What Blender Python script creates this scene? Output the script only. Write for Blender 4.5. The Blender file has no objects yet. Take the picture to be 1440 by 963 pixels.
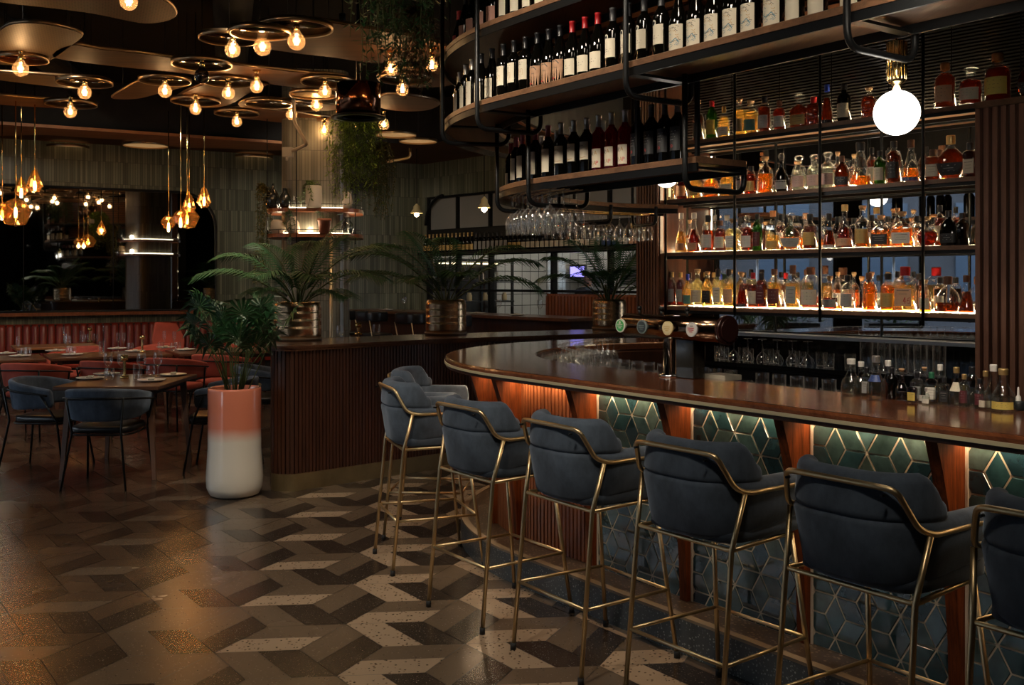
import bpy, bmesh, math, random
from mathutils import Vector, Matrix
from mathutils.geometry import tessellate_polygon
random.seed(7)
PI = math.pi
scn = bpy.context.scene
COL = scn.collection
CH = 1.6            # eye height
F = 1430.0          # focal length in pixels of the 1440 wide frame
U0, V0 = 720.0, 393.0

def W(u, v, z):     # point at height z seen at a pixel (used to read positions off the photo)
    Y = F * (CH - z) / (v - V0)
    return ((u - U0) / F * Y, Y)
def WY(u, v, Y):
    return ((u - U0) / F * Y, Y, CH - (v - V0) / F * Y)

# ------------------------------------------------------------------ mesh builder
class M:
    def __init__(s): s.v = []; s.f = []; s.m = []; s.sm = []; s.uv = None
    def add(s, vs, fs, mi=0, smooth=False):
        b = len(s.v); s.v += [tuple(p) for p in vs]
        for f in fs: s.f.append(tuple(b + i for i in f)); s.m.append(mi); s.sm.append(smooth)
    def box(s, c, d, rz=0.0, mi=0, rx=0.0):
        cx, cy, cz = c; x, y, z = d[0]/2, d[1]/2, d[2]/2
        co, si = math.cos(rz), math.sin(rz); cr, sr = math.cos(rx), math.sin(rx)
        vs = []
        for X, Y, Z in ((-x,-y,-z),(x,-y,-z),(x,y,-z),(-x,y,-z),(-x,-y,z),(x,-y,z),(x,y,z),(-x,y,z)):
            Y, Z = Y*cr - Z*sr, Y*sr + Z*cr
            vs.append((cx + X*co - Y*si, cy + X*si + Y*co, cz + Z))
        s.add(vs, [(3,2,1,0),(4,5,6,7),(0,1,5,4),(1,2,6,5),(2,3,7,6),(3,0,4,7)], mi)
    def prism(s, pts, z0, z1, mi=0, side=None):
        n = len(pts); a = sum(pts[i][0]*pts[(i+1)%n][1]-pts[(i+1)%n][0]*pts[i][1] for i in range(n))
        if a < 0: pts = pts[::-1]
        lo = [(p[0], p[1], z0) for p in pts]; hi = [(p[0], p[1], z1) for p in pts]
        tri = tessellate_polygon([[Vector(p) for p in lo]])
        fs_lo, fs_hi = [], []
        for t in tri:
            ar = (lo[t[1]][0]-lo[t[0]][0])*(lo[t[2]][1]-lo[t[0]][1])-(lo[t[2]][0]-lo[t[0]][0])*(lo[t[1]][1]-lo[t[0]][1])
            t = t if ar > 0 else t[::-1]
            fs_hi.append(tuple(i+n for i in t)); fs_lo.append(tuple(t[::-1]))
        s.add(lo+hi, fs_lo+fs_hi, mi)
        b = len(s.v)-2*n
        for i in range(n):
            j = (i+1) % n
            s.f.append((b+i, b+j, b+n+j, b+n+i)); s.m.append(mi if side is None else side); s.sm.append(False)
    def tube(s, pts, r, n=8, mi=0, closed=False, caps=True, smooth=True):
        P = [Vector(p) for p in pts]; N = len(P)
        R = r if isinstance(r, (list, tuple)) else [r]*N
        vs = []; prev = None
        for i in range(N):
            if closed: t = (P[(i+1)%N]-P[i-1])
            else: t = (P[min(i+1,N-1)]-P[max(i-1,0)])
            t = t.normalized() if t.length > 1e-9 else Vector((0,0,1))
            if prev is None:
                a = Vector((0,0,1)) if abs(t.z) < .9 else Vector((1,0,0))
                nx = t.cross(a).normalized()
            else:
                nx = (prev - t*prev.dot(t))
                nx = nx.normalized() if nx.length > 1e-6 else t.orthogonal().normalized()
            prev = nx; ny = t.cross(nx)
            for k in range(n):
                a = 2*PI*k/n
                vs.append(P[i] + (nx*math.cos(a) + ny*math.sin(a))*R[i])
        fs = []
        for i in range(N if closed else N-1):
            j = (i+1) % N
            for k in range(n):
                fs.append((i*n+k, i*n+(k+1)%n, j*n+(k+1)%n, j*n+k))
        b = len(s.v)
        s.add(vs, fs, mi, smooth)
        if caps and not closed:
            s.f.append(tuple(b+k for k in range(n))[::-1]); s.m.append(mi); s.sm.append(False)
            s.f.append(tuple(b+(N-1)*n+k for k in range(n))); s.m.append(mi); s.sm.append(False)
    def lathe(s, prof, c=(0,0,0), n=16, mi=0, pw=2.0, sy=1.0, a0=0.0, a1=None, rz=0.0, smooth=True):
        full = a1 is None; a1 = 2*PI if full else a1
        cnt = n if full else n+1
        vs = []
        for r, z in prof:
            for k in range(cnt):
                a = a0 + (a1-a0)*k/n
                ca, sa = math.cos(a), math.sin(a)
                if pw != 2.0:
                    q = (abs(ca)**pw + abs(sa)**pw)**(-1/pw)
                else: q = 1
                x, y = r*q*ca, r*q*sa*sy
                if rz: x, y = x*math.cos(rz)-y*math.sin(rz), x*math.sin(rz)+y*math.cos(rz)
                vs.append((c[0]+x, c[1]+y, c[2]+z))
        fs = []
        for i in range(len(prof)-1):
            for k in range(n):
                k2 = (k+1) % cnt if full else k+1
                if prof[i][0] < 1e-7:
                    fs.append((i*cnt+k, (i+1)*cnt+k2, (i+1)*cnt+k))
                elif prof[i+1][0] < 1e-7:
                    fs.append((i*cnt+k, i*cnt+k2, (i+1)*cnt+k))
                else:
                    fs.append((i*cnt+k, i*cnt+k2, (i+1)*cnt+k2, (i+1)*cnt+k))
        s.add(vs, fs, mi, smooth)
    def loft(s, rings, mi=0, closed=True, caps=True, smooth=True):
        n = len(rings[0]); vs = [p for r in rings for p in r]; fs = []
        for i in range(len(rings)-1):
            for k in range(n if closed else n-1):
                k2 = (k+1) % n
                fs.append((i*n+k, i*n+k2, (i+1)*n+k2, (i+1)*n+k))
        b = len(s.v); s.add(vs, fs, mi, smooth)
        if caps and closed:
            s.f.append(tuple(b+k for k in range(n))[::-1]); s.m.append(mi); s.sm.append(False)
            s.f.append(tuple(b+(len(rings)-1)*n+k for k in range(n))); s.m.append(mi); s.sm.append(False)
    def mesh(s, name, mats, uvfn=None):
        me = bpy.data.meshes.new(name)
        me.from_pydata(s.v, [], s.f)
        for m in (mats if isinstance(mats, (list, tuple)) else [mats]): me.materials.append(m)
        me.polygons.foreach_set('material_index', s.m)
        me.polygons.foreach_set('use_smooth', s.sm)
        if uvfn:
            uv = me.uv_layers.new(name='UVMap')
            for l in me.loops: uv.data[l.index].uv = uvfn(me.vertices[l.vertex_index].co)
        me.validate(); me.update()
        return me
    def build(s, name, mats, parent=None, uvfn=None, loc=None, rz=0, bevel=0):
        return link(s.mesh(name, mats, uvfn), name, parent, loc, rz, bevel)

def link(me, name, parent=None, loc=None, rz=0, bevel=0):
    o = bpy.data.objects.new(name, me); COL.objects.link(o)
    if parent: o.parent = parent
    if loc: o.location = loc
    if rz: o.rotation_euler = (0, 0, rz)
    if bevel:
        b = o.modifiers.new('Bevel', 'BEVEL'); b.width = bevel; b.segments = 2; b.limit_method = 'ANGLE'
    return o
def tag(o, label, cat, group=None, kind=None):
    if label: o['label'] = label
    if cat: o['category'] = cat
    if group: o['group'] = group
    if kind: o['kind'] = kind
    return o
def thing(name, label, cat, loc=(0,0,0), rz=0, group=None):
    o = bpy.data.objects.new(name, None); COL.objects.link(o)
    loc = tuple(loc)+(0,)*(3-len(loc)); o.location = loc; o.rotation_euler = (0,0,rz); o.empty_display_size = .05
    return tag(o, label, cat, group)
def structure(o):
    o['kind'] = 'structure'; return o
CHILD = {}
def copy_tree(o, loc, rz, label, group=None):
    if o not in CHILD:
        CHILD[o] = [(c, list(c.children)) for c in o.children]
    r = o.copy(); COL.objects.link(r); r.location = loc; r.rotation_euler = (0,0,rz); r['label'] = label
    if group: r['group'] = group
    for c, gs in CHILD[o]:
        d = c.copy(); COL.objects.link(d); d.parent = r
        for g in gs:
            e = g.copy(); COL.objects.link(e); e.parent = d
    return r
ORD = ['zeroth','first','second','third','fourth','fifth','sixth','seventh','eighth','ninth','tenth','eleventh','twelfth','thirteenth','fourteenth','fifteenth','sixteenth','seventeenth','eighteenth','nineteenth','twentieth']
def od(n):
    if n <= 20: return ORD[n]
    t = {2:'twenty',3:'thirty',4:'forty'}[n//10]
    return {20:'twentieth',30:'thirtieth',40:'fortieth'}[n] if n % 10 == 0 else t+'-'+ORD[n%10]

# ------------------------------------------------------------------ materials
class NT:
    def __init__(s, name):
        s.mat = bpy.data.materials.new(name); s.mat.use_nodes = True
        s.t = s.mat.node_tree; s.n = s.t.nodes; s.n.clear()
        s.out = s.n.new('ShaderNodeOutputMaterial')
    def node(s, typ, **kw):
        n = s.n.new(typ)
        for k, v in kw.items():
            if k in n.inputs: n.inputs[k].default_value = v
            else: setattr(n, k, v)
        return n
    def ln(s, a, ao, b, bi): s.t.links.new(a.outputs[ao], b.inputs[bi])
def c4(c): return (c[0], c[1], c[2], 1)
def srgb(h):
    h = h.lstrip('#'); r = []
    for i in (0,2,4):
        x = int(h[i:i+2], 16)/255; r.append(x/12.92 if x <= .04045 else ((x+.055)/1.055)**2.4)
    return tuple(r)
MC = {}
def pm(name, col, rough=.5, metal=0.0, spec=.5, coat=0.0, sheen=0.0, var=0.0, vscale=6.0, stretch=None, bump=0.0, bscale=40.0, emit=None, es=0.0, rvar=0.0, space='Object', coatr=.05):
    """principled material with optional noise variation of colour, roughness and bump"""
    if name in MC: return MC[name]
    t = NT(name); p = t.node('ShaderNodeBsdfPrincipled')
    p.inputs['Base Color'].default_value = c4(col); p.inputs['Roughness'].default_value = rough
    p.inputs['Metallic'].default_value = metal; p.inputs['Specular IOR Level'].default_value = spec
    p.inputs['Coat Weight'].default_value = coat; p.inputs['Coat Roughness'].default_value = coatr
    if sheen:
        p.inputs['Sheen Weight'].default_value = sheen; p.inputs['Sheen Roughness'].default_value = .4
        p.inputs['Sheen Tint'].default_value = c4([min(1, x*4+.1) for x in col])
    if emit: p.inputs['Emission Color'].default_value = c4(emit); p.inputs['Emission Strength'].default_value = es
    if var or bump or rvar:
        tc = t.node('ShaderNodeTexCoord'); mp = t.node('ShaderNodeMapping')
        if stretch: mp.inputs['Scale'].default_value = stretch
        t.ln(tc, space, mp, 'Vector')
        nz = t.node('ShaderNodeTexNoise', Scale=vscale, Detail=5.0, Roughness=.6); t.ln(mp, 0, nz, 'Vector')
        if var:
            r = t.node('ShaderNodeValToRGB'); e = r.color_ramp.elements
            e[0].position = .32; e[1].position = .68
            e[0].color = c4([x*(1-var) for x in col]); e[1].color = c4([min(1, x*(1+var)) for x in col])
            t.ln(nz, 0, r, 'Fac'); t.ln(r, 0, p, 'Base Color')
        if rvar:
            mr = t.node('ShaderNodeMapRange'); mr.inputs['From Min'].default_value = .3; mr.inputs['From Max'].default_value = .7
            mr.inputs['To Min'].default_value = max(.02, rough-rvar); mr.inputs['To Max'].default_value = rough+rvar
            t.ln(nz, 0, mr, 0); t.ln(mr, 0, p, 'Roughness')
        if bump:
            n2 = t.node('ShaderNodeTexNoise', Scale=bscale, Detail=3.0); t.ln(mp, 0, n2, 'Vector')
            b = t.node('ShaderNodeBump', Strength=bump, Distance=.002); t.ln(n2, 0, b, 'Height'); t.ln(b, 0, p, 'Normal')
    t.ln(p, 0, t.out, 0); MC[name] = t.mat
    return t.mat
def wood(name, c1, c2, rough=.4, axis='z', scale=1.0, coat=0.0, space='Object', coatr=.12):
    if name in MC: return MC[name]
    t = NT(name); p = t.node('ShaderNodeBsdfPrincipled', Roughness=rough)
    p.inputs['Coat Weight'].default_value = coat; p.inputs['Coat Roughness'].default_value = coatr
    tc = t.node('ShaderNodeTexCoord'); mp = t.node('ShaderNodeMapping')
    s = {'z': (9, 9, .7), 'x': (.7, 9, 9), 'y': (9, .7, 9)}[axis]; mp.inputs['Scale'].default_value = [q*scale for q in s]
    t.ln(tc, space, mp, 'Vector')
    n1 = t.node('ShaderNodeTexNoise', Scale=2.2, Detail=6.0, Roughness=.65, Distortion=.6); t.ln(mp, 0, n1, 'Vector')
    n2 = t.node('ShaderNodeTexNoise', Scale=14.0, Detail=4.0, Roughness=.7); t.ln(mp, 0, n2, 'Vector')
    mx = t.node('ShaderNodeMath', operation='MULTIPLY_ADD'); mx.inputs[1].default_value = .45
    t.ln(n2, 0, mx, 0); t.ln(n1, 0, mx, 2)
    r = t.node('ShaderNodeValToRGB'); e = r.color_ramp.elements; e[0].position = .52; e[1].position = .92
    e[0].color = c4(c1); e[1].color = c4(c2)
    t.ln(mx, 0, r, 'Fac'); t.ln(r, 0, p, 'Base Color')
    b = t.node('ShaderNodeBump', Strength=.15, Distance=.001); t.ln(n2, 0, b, 'Height'); t.ln(b, 0, p, 'Normal')
    t.ln(p, 0, t.out, 0); MC[name] = t.mat
    return t.mat
def glass(name, col=(1,1,1), ior=1.5, rough=.0, body=0.0, bodycol=None, gl=1.0, edge=0.0, rim=0.0):
    """thin glass: transparent tint under a fresnel reflection; body adds translucent liquid colour"""
    if name in MC: return MC[name]
    t = NT(name)
    tr = t.node('ShaderNodeBsdfTransparent', Color=c4(col)); src = tr
    if edge:
        lw = t.node('ShaderNodeLayerWeight', Blend=.5); pw = t.node('ShaderNodeMath', operation='POWER'); pw.inputs[1].default_value = 2.6; t.ln(lw, 'Facing', pw, 0)
        mc = t.node('ShaderNodeMix', data_type='RGBA'); mc.inputs[6].default_value = c4(col); mc.inputs[7].default_value = c4([x*(1-edge) for x in col]); t.ln(pw, 0, mc, 0); t.ln(mc, 2, tr, 'Color')
    if body:
        tl = t.node('ShaderNodeBsdfTranslucent', Color=c4(bodycol or col)); df = t.node('ShaderNodeBsdfDiffuse', Color=c4(bodycol or col))
        a = t.node('ShaderNodeMixShader'); a.inputs[0].default_value = .35; t.ln(tl, 0, a, 1); t.ln(df, 0, a, 2)
        b = t.node('ShaderNodeMixShader'); b.inputs[0].default_value = body; t.ln(tr, 0, b, 1); t.ln(a, 0, b, 2); src = b
    if rim:  # pale rim painted in at grazing angles as highlights on glass edges
        l2 = t.node('ShaderNodeLayerWeight', Blend=.5); p2 = t.node('ShaderNodeMath', operation='POWER'); p2.inputs[1].default_value = 3.0; t.ln(l2, 'Facing', p2, 0)
        m2 = t.node('ShaderNodeMath', operation='MULTIPLY'); m2.inputs[1].default_value = rim; t.ln(p2, 0, m2, 0)
        d2 = t.node('ShaderNodeBsdfTranslucent', Color=(.9,.9,.88,1)); d3 = t.node('ShaderNodeBsdfDiffuse', Color=(.9,.9,.88,1)); a2 = t.node('ShaderNodeMixShader'); a2.inputs[0].default_value = .5; t.ln(d2, 0, a2, 1); t.ln(d3, 0, a2, 2)
        b2 = t.node('ShaderNodeMixShader'); t.ln(m2, 0, b2, 0); t.ln(src, 0, b2, 1); t.ln(a2, 0, b2, 2); src = b2
    gb = t.node('ShaderNodeBsdfGlossy', Roughness=rough); gb.inputs['Color'].default_value = (gl, gl, gl, 1)
    fr = t.node('ShaderNodeFresnel', IOR=ior)
    ge = t.node('ShaderNodeNewGeometry'); mr = t.node('ShaderNodeMapRange'); mr.inputs['To Min'].default_value = ior; mr.inputs['To Max'].default_value = 1/ior
    t.ln(ge, 'Backfacing', mr, 0); t.ln(mr, 0, fr, 'IOR')
    m = t.node('ShaderNodeMixShader'); t.ln(fr, 0, m, 0); t.ln(src, 0, m, 1); t.ln(gb, 0, m, 2); t.ln(m, 0, t.out, 0)
    MC[name] = t.mat; return t.mat
def emis(name, col, st):
    if name in MC: return MC[name]
    t = NT(name); e = t.node('ShaderNodeEmission', Strength=st); e.inputs['Color'].default_value = c4(col)
    t.ln(e, 0, t.out, 0); MC[name] = t.mat; return t.mat
def terrazzo(name, base, chips, thr=.32, scale=70.0, rough=.24):
    t = NT(name); p = t.node('ShaderNodeBsdfPrincipled', Roughness=rough)
    tc = t.node('ShaderNodeTexCoord')
    v1 = t.node('ShaderNodeTexVoronoi', Scale=scale); t.ln(tc, 'Object', v1, 'Vector')
    lt = t.node('ShaderNodeMath', operation='LESS_THAN'); lt.inputs[1].default_value = thr; t.ln(v1, 'Distance', lt, 0)
    sep = t.node('ShaderNodeSeparateColor'); t.ln(v1, 'Color', sep, 0)
    gt = t.node('ShaderNodeMath', operation='GREATER_THAN'); gt.inputs[1].default_value = .45; t.ln(sep, 0, gt, 0)
    mu = t.node('ShaderNodeMath', operation='MULTIPLY'); t.ln(lt, 0, mu, 0); t.ln(gt, 0, mu, 1)
    nz = t.node('ShaderNodeTexNoise', Scale=1.2, Detail=4.0); t.ln(tc, 'Object', nz, 'Vector')
    r = t.node('ShaderNodeValToRGB'); e = r.color_ramp.elements; e[0].position = .3; e[1].position = .7
    e[0].color = c4([x*.88 for x in base]); e[1].color = c4([x*1.12 for x in base]); t.ln(nz, 0, r, 'Fac')
    r2 = t.node('ShaderNodeValToRGB'); e = r2.color_ramp.elements; e[0].color = c4(chips[0]); e[1].color = c4(chips[1]); t.ln(sep, 1, r2, 'Fac')
    mx = t.node('ShaderNodeMix', data_type='RGBA'); t.ln(mu, 0, mx, 0); t.ln(r, 0, mx, 6); t.ln(r2, 0, mx, 7); t.ln(mx, 2, p, 'Base Color')
    mr = t.node('ShaderNodeMapRange'); mr.inputs['From Min'].default_value = .3; mr.inputs['From Max'].default_value = .7
    mr.inputs['To Min'].default_value = rough-.02; mr.inputs['To Max'].default_value = rough+.05; t.ln(nz, 0, mr, 0); t.ln(mr, 0, p, 'Roughness')
    t.ln(p, 0, t.out, 0); return t.mat
def fingertile(name, c1, c2, mortar, w=.34, h=.036, rough=.28, mo=.0022):
    """narrow upright ceramic tiles in stacked courses, laid out in the UV map (metres)"""
    t = NT(name); p = t.node('ShaderNodeBsdfPrincipled', Roughness=rough)
    tc = t.node('ShaderNodeTexCoord'); sp = t.node('ShaderNodeSeparateXYZ'); cb = t.node('ShaderNodeCombineXYZ')
    t.ln(tc, 'UV', sp, 0); t.ln(sp, 1, cb, 0); t.ln(sp, 0, cb, 1)
    br = t.node('ShaderNodeTexBrick', Scale=1.0); br.inputs['Brick Width'].default_value = w; br.inputs['Row Height'].default_value = h
    br.inputs['Mortar Size'].default_value = mo; br.inputs['Mortar'].default_value = c4(mortar); br.offset = .0; br.offset_frequency = 2
    br.inputs['Color1'].default_value = c4(c1); br.inputs['Color2'].default_value = c4(c2); br.inputs['Bias'].default_value = 0
    t.ln(cb, 0, br, 'Vector'); 
    nz = t.node('ShaderNodeTexNoise', Scale=1.3, Detail=3.0); t.ln(tc, 'UV', nz, 'Vector')
    hsv = t.node('ShaderNodeHueSaturation'); mr = t.node('ShaderNodeMapRange'); mr.inputs['To Min'].default_value = .7; mr.inputs['To Max'].default_value = 1.3
    t.ln(nz, 0, mr, 0); t.ln(mr, 0, hsv, 'Value'); t.ln(br, 'Color', hsv, 'Color'); t.ln(hsv, 0, p, 'Base Color')
    b = t.node('ShaderNodeBump', Strength=.6, Distance=.003, invert=True); t.ln(br, 'Fac', b, 'Height'); t.ln(b, 0, p, 'Normal')
    t.ln(p, 0, t.out, 0); return t.mat

WALNUT = wood('walnut_counter', (.095,.028,.011), (.21,.070,.027), rough=.2, axis='y', coat=1.0, scale=.8)
DARKWOOD = wood('dark_slat_wood', (.026,.009,.0045), (.066,.023,.011), rough=.38)
REDWOOD = wood('red_slat_wood', (.16,.045,.016), (.34,.11,.04), rough=.32)
BROWNSLAT = wood('brown_slat_wood', (.12,.052,.032), (.24,.11,.068), rough=.45)
ORANGEWOOD = wood('orange_bracket_wood', (.030,.006,.002), (.20,.046,.010), rough=.5, scale=1.6)
ORANGEWOOD.node_tree.nodes['Principled BSDF'].inputs['Specular IOR Level'].default_value = .15
SHELFWOOD = wood('shelf_wood', (.10,.048,.024), (.19,.095,.05), rough=.42, axis='x')
PALEWOOD = wood('pale_table_edge', (.14,.07,.03), (.25,.13,.06), rough=.35, axis='x')
TABLEWOOD = wood('table_wood', (.07,.028,.013), (.15,.063,.03), rough=.28, axis='x', coat=.3)
CEILWOOD = wood('ceiling_panel_wood', (.060,.024,.008), (.115,.046,.016), rough=.6, axis='x', scale=.5)
CEILWOOD.node_tree.nodes['Principled BSDF'].inputs['Specular IOR Level'].default_value = .2
BRASS = pm('brushed_brass', (.66,.50,.28), rough=.36, metal=1)
OLDBRASS = pm('aged_brass', (.50,.42,.24), rough=.45, metal=.75, var=.25, vscale=5, rvar=.1)
EDGEBRASS = pm('satin_edge_brass', (.62,.54,.34), rough=.5, metal=.35)
KICKBRASS = pm('dull_kick_brass', (.27,.20,.10), rough=.42, metal=.8, var=.2, vscale=4)
BRIGHTBRASS = pm('polished_brass', (.83,.60,.26), rough=.16, metal=1)
COPPER = pm('hammered_bronze', (.56,.38,.22), rough=.27, metal=1, var=.2, vscale=3, bump=.12, bscale=45)
BRONZE = pm('bronze_ring', (.50,.34,.20), rough=.3, metal=1)
CHROME = pm('chrome', (.75,.75,.76), rough=.08, metal=1)
STEEL = pm('brushed_steel', (.42,.42,.43), rough=.3, metal=1)
BLACKMETAL = pm('black_metal', (.012,.013,.014), rough=.38, metal=.6, spec=.5)
BLACK = pm('matt_black', (.008,.008,.008), rough=.6)
BLACKGLOSS = pm('black_gloss', (.006,.006,.007), rough=.07, coat=.5)
RUBBER = pm('black_rubber', (.01,.01,.01), rough=.7)
BLUEV = pm('blue_velvet', (.062,.084,.118), rough=.85, sheen=.7, var=.42, vscale=11, stretch=(1,1,.6), bump=.2, bscale=120)
REDV = pm('coral_velvet', (.36,.062,.036), rough=.8, sheen=.35, var=.2, vscale=5)
REDLEATHER = pm('red_leather', (.22,.022,.010), rough=.36, var=.2, vscale=5, bump=.2, bscale=90)
BLACKLEATHER = pm('black_leather', (.012,.013,.015), rough=.32, var=.3, vscale=6)
MIRROR = pm('smoked_mirror', (.62,.62,.62), rough=.012, metal=1)
DARKMIRROR = pm('dark_antique_mirror', (.34,.35,.35), rough=.02, metal=1)
CEIL = pm('black_ceiling_paint', (.004,.004,.0042), rough=.85, spec=.2)
WALLDARK = pm('dark_wall_paint', (.018,.0165,.016), rough=.8, spec=.2, var=.2, vscale=2)
WHITEP = pm('white_china', (.62,.58,.52), rough=.3)
GROUT = pm('cream_grout', (.52,.43,.31), rough=.7)
TRIMW = pm('cream_trim', (.55,.46,.36), rough=.4)
DARKGROUT = pm('dark_floor_grout', (.010,.008,.006), rough=.6)
TILEG = fingertile('green_finger_tile', (.075,.085,.052), (.21,.215,.145), (.035,.034,.026))
CLEAR = glass('clear_glass', (.97,.98,.98), ior=1.6)
STEMW = glass('stemware_glass', (.97,.98,.98), ior=2.1, body=.015, bodycol=(.9,.9,.88), rim=.85)
CLEARB = glass('clear_bottle_glass', (.93,.95,.94), ior=1.7, edge=.6, rim=.30)
WINEGL = glass('wine_bottle_glass', (.02,.02,.015), ior=1.5, body=.7, bodycol=(.008,.007,.005))
AMBERSHADE = glass('amber_shade_glass', (.96,.70,.38), ior=1.7, body=.05, bodycol=(.9,.46,.14), edge=.6)
BULBGL = glass('bulb_glass', (1,.86,.66), ior=1.6, body=.065, bodycol=(1,.66,.36), edge=.5)
LEAFD = pm('palm_leaf', (.026,.105,.032), rough=.42, var=.35, vscale=4)
LEAFM = pm('lady_palm_leaf', (.011,.058,.016), rough=.4, var=.35, vscale=4)
LEAFL = pm('trailing_leaf', (.10,.15,.022), rough=.5, var=.4, vscale=4)
LEAFY = pm('dry_trailing_leaf', (.16,.13,.03), rough=.6, var=.4, vscale=4)
STEMG = pm('green_stem', (.06,.09,.02), rough=.5)
SOIL = pm('soil', (.02,.013,.008), rough=.9)
TEAL = [pm('teal_glaze_%s' % n, [q*.8 for q in c], rough=.10, coat=.6, var=.4, vscale=14, bump=.15, bscale=18, rvar=.05) for n, c in
        (('a', (.020,.056,.064)), ('b', (.040,.080,.084)), ('c', (.012,.034,.046)), ('d', (.066,.104,.096)), ('e', (.034,.066,.064)), ('f', (.022,.062,.076)))]
FILAMENT = emis('filament_glow', (1,.66,.34), 50)
FILAMENTA = emis('amber_filament_glow', (1,.56,.22), 26)
OPAL = emis('opal_globe_glow', (1,.93,.82), 5.5)
LEDW = emis('warm_led_strip', (1,.78,.46), 14)

# ------------------------------------------------------------------ the bar line
BD = Vector((.58, -.8146)); BN = Vector((.8146, .58)); C0 = Vector((1.49, 6.523)); R0 = 1.917; K0 = 3.08
T0 = C0 - BN*R0; PHI0 = math.atan2(-BN.y, -BN.x)
if PHI0 < 0: PHI0 += 2*PI
def bp(off, s, z=0.0):
    """point at run length s along the counter front (s<0: round the end), off metres behind it"""
    if s >= 0: p = T0 + BD*s + BN*off
    else:
        a = PHI0 + s/R0; p = C0 + Vector((math.cos(a), math.sin(a)))*(R0-off)
    return (p.x, p.y, z)
def bang(s):        # heading of the outward normal (towards the room)
    return PHI0 if s >= 0 else PHI0 + s/R0
def bhit(u, off, back=False):
    """run length where the line offset by off is seen at picture column u"""
    k = (u-U0)/F
    Y = (K0+off)/(BN.x*k+BN.y); P = Vector((k*Y, Y)); s = (P-C0).dot(BD)
    if s >= 0 and not back: return s
    d = Vector((k,1)).normalized(); b = d.dot(C0); c = C0.dot(C0)-(R0-off)**2; q = b*b-c
    if q < 0: q = 0
    t = b + math.sqrt(q) if back else b - math.sqrt(q)
    P = d*t; a = math.atan2(P.y-C0.y, P.x-C0.x)
    if a < 0: a += 2*PI
    return (a-PHI0)*R0
S_END = 4.9; S_BACK = -3.9
def srange(a, b, ds=.06):
    out = []; s = a; 
    while s > b + 1e-6: out.append(s); s -= (.6 if s > .7 else ds)
    out.append(b); return out
def bar_sweep(m, a, b, prof, mi=0, smooth=False, offs=None, caps=True, ds=.06):
    ss = srange(a, b, ds); rings = []
    for s in ss:
        o = offs(s) if offs else 0
        rings.append([bp(p[0]+o, s, p[1]) for p in prof])
    m.loft(rings, mi, closed=True, caps=caps, smooth=smooth)
# ================================================================== SETTING
# floor: rhombus terrazzo tiles, each split lengthwise
FL, FTH, FX, FZ = .22418*CH, .10149, -.48254*CH, 2.952*CH
def lat(X, Z):
    c, s = math.cos(FTH), math.sin(FTH)
    return (FX + c*X - s*Z, FZ + s*X + c*Z)
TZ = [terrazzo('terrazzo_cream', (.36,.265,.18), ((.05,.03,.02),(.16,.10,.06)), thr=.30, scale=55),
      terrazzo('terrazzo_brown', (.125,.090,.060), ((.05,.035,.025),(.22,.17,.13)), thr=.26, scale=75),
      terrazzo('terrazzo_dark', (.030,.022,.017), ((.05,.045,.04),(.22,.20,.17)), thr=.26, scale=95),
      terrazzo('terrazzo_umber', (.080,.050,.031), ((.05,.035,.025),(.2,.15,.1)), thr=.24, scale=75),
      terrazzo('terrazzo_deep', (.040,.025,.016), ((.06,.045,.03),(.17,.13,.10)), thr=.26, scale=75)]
m = M()
r3 = math.sqrt(3); e0 = (FL, 0); e6 = (FL/2, FL*r3/2); e6m = (FL/2, -FL*r3/2)
def quad(o, a, b, mi):   # parallelogram o, a, b in lattice metres
    P = [(o[0], o[1]), (o[0]+a[0], o[1]+a[1]), (o[0]+a[0]+b[0], o[1]+a[1]+b[1]), (o[0]+b[0], o[1]+b[1])]
    cx = sum(p[0] for p in P)/4; cy = sum(p[1] for p in P)/4
    Q = [lat(cx+(p[0]-cx)*.984, cy+(p[1]-cy)*.990) for p in P]
    area = sum(Q[i][0]*Q[(i+1)%4][1]-Q[(i+1)%4][0]*Q[i][1] for i in range(4))
    if area < 0: Q = Q[::-1]
    m.add([(q[0], q[1], 0) for q in Q], [(0,1,2,3)], mi)
for i in range(-17, 13):
    for j in range(-14, 24):
        V = (1.5*i*FL, r3*FL*(j+(.5 if i % 2 else 0)))
        w = lat(*V)
        if not (-9.6 < w[0] < 5.6 and -3.2 < w[1] < 18.5): continue
        h = lambda a: (a[0]/2, a[1]/2)
        pl = lambda a, b: (a[0]+b[0], a[1]+b[1])
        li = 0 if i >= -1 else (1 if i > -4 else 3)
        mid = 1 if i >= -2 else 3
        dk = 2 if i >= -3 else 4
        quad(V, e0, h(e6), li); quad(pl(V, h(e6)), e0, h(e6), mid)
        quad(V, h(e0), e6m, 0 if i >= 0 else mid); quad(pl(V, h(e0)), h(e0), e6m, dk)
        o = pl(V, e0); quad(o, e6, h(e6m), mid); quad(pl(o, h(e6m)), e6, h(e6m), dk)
m.box((-2,8,-.052), (15.4,22.6,.1), mi=5)
structure(m.build('floor', TZ+[DARKGROUT]))

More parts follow.
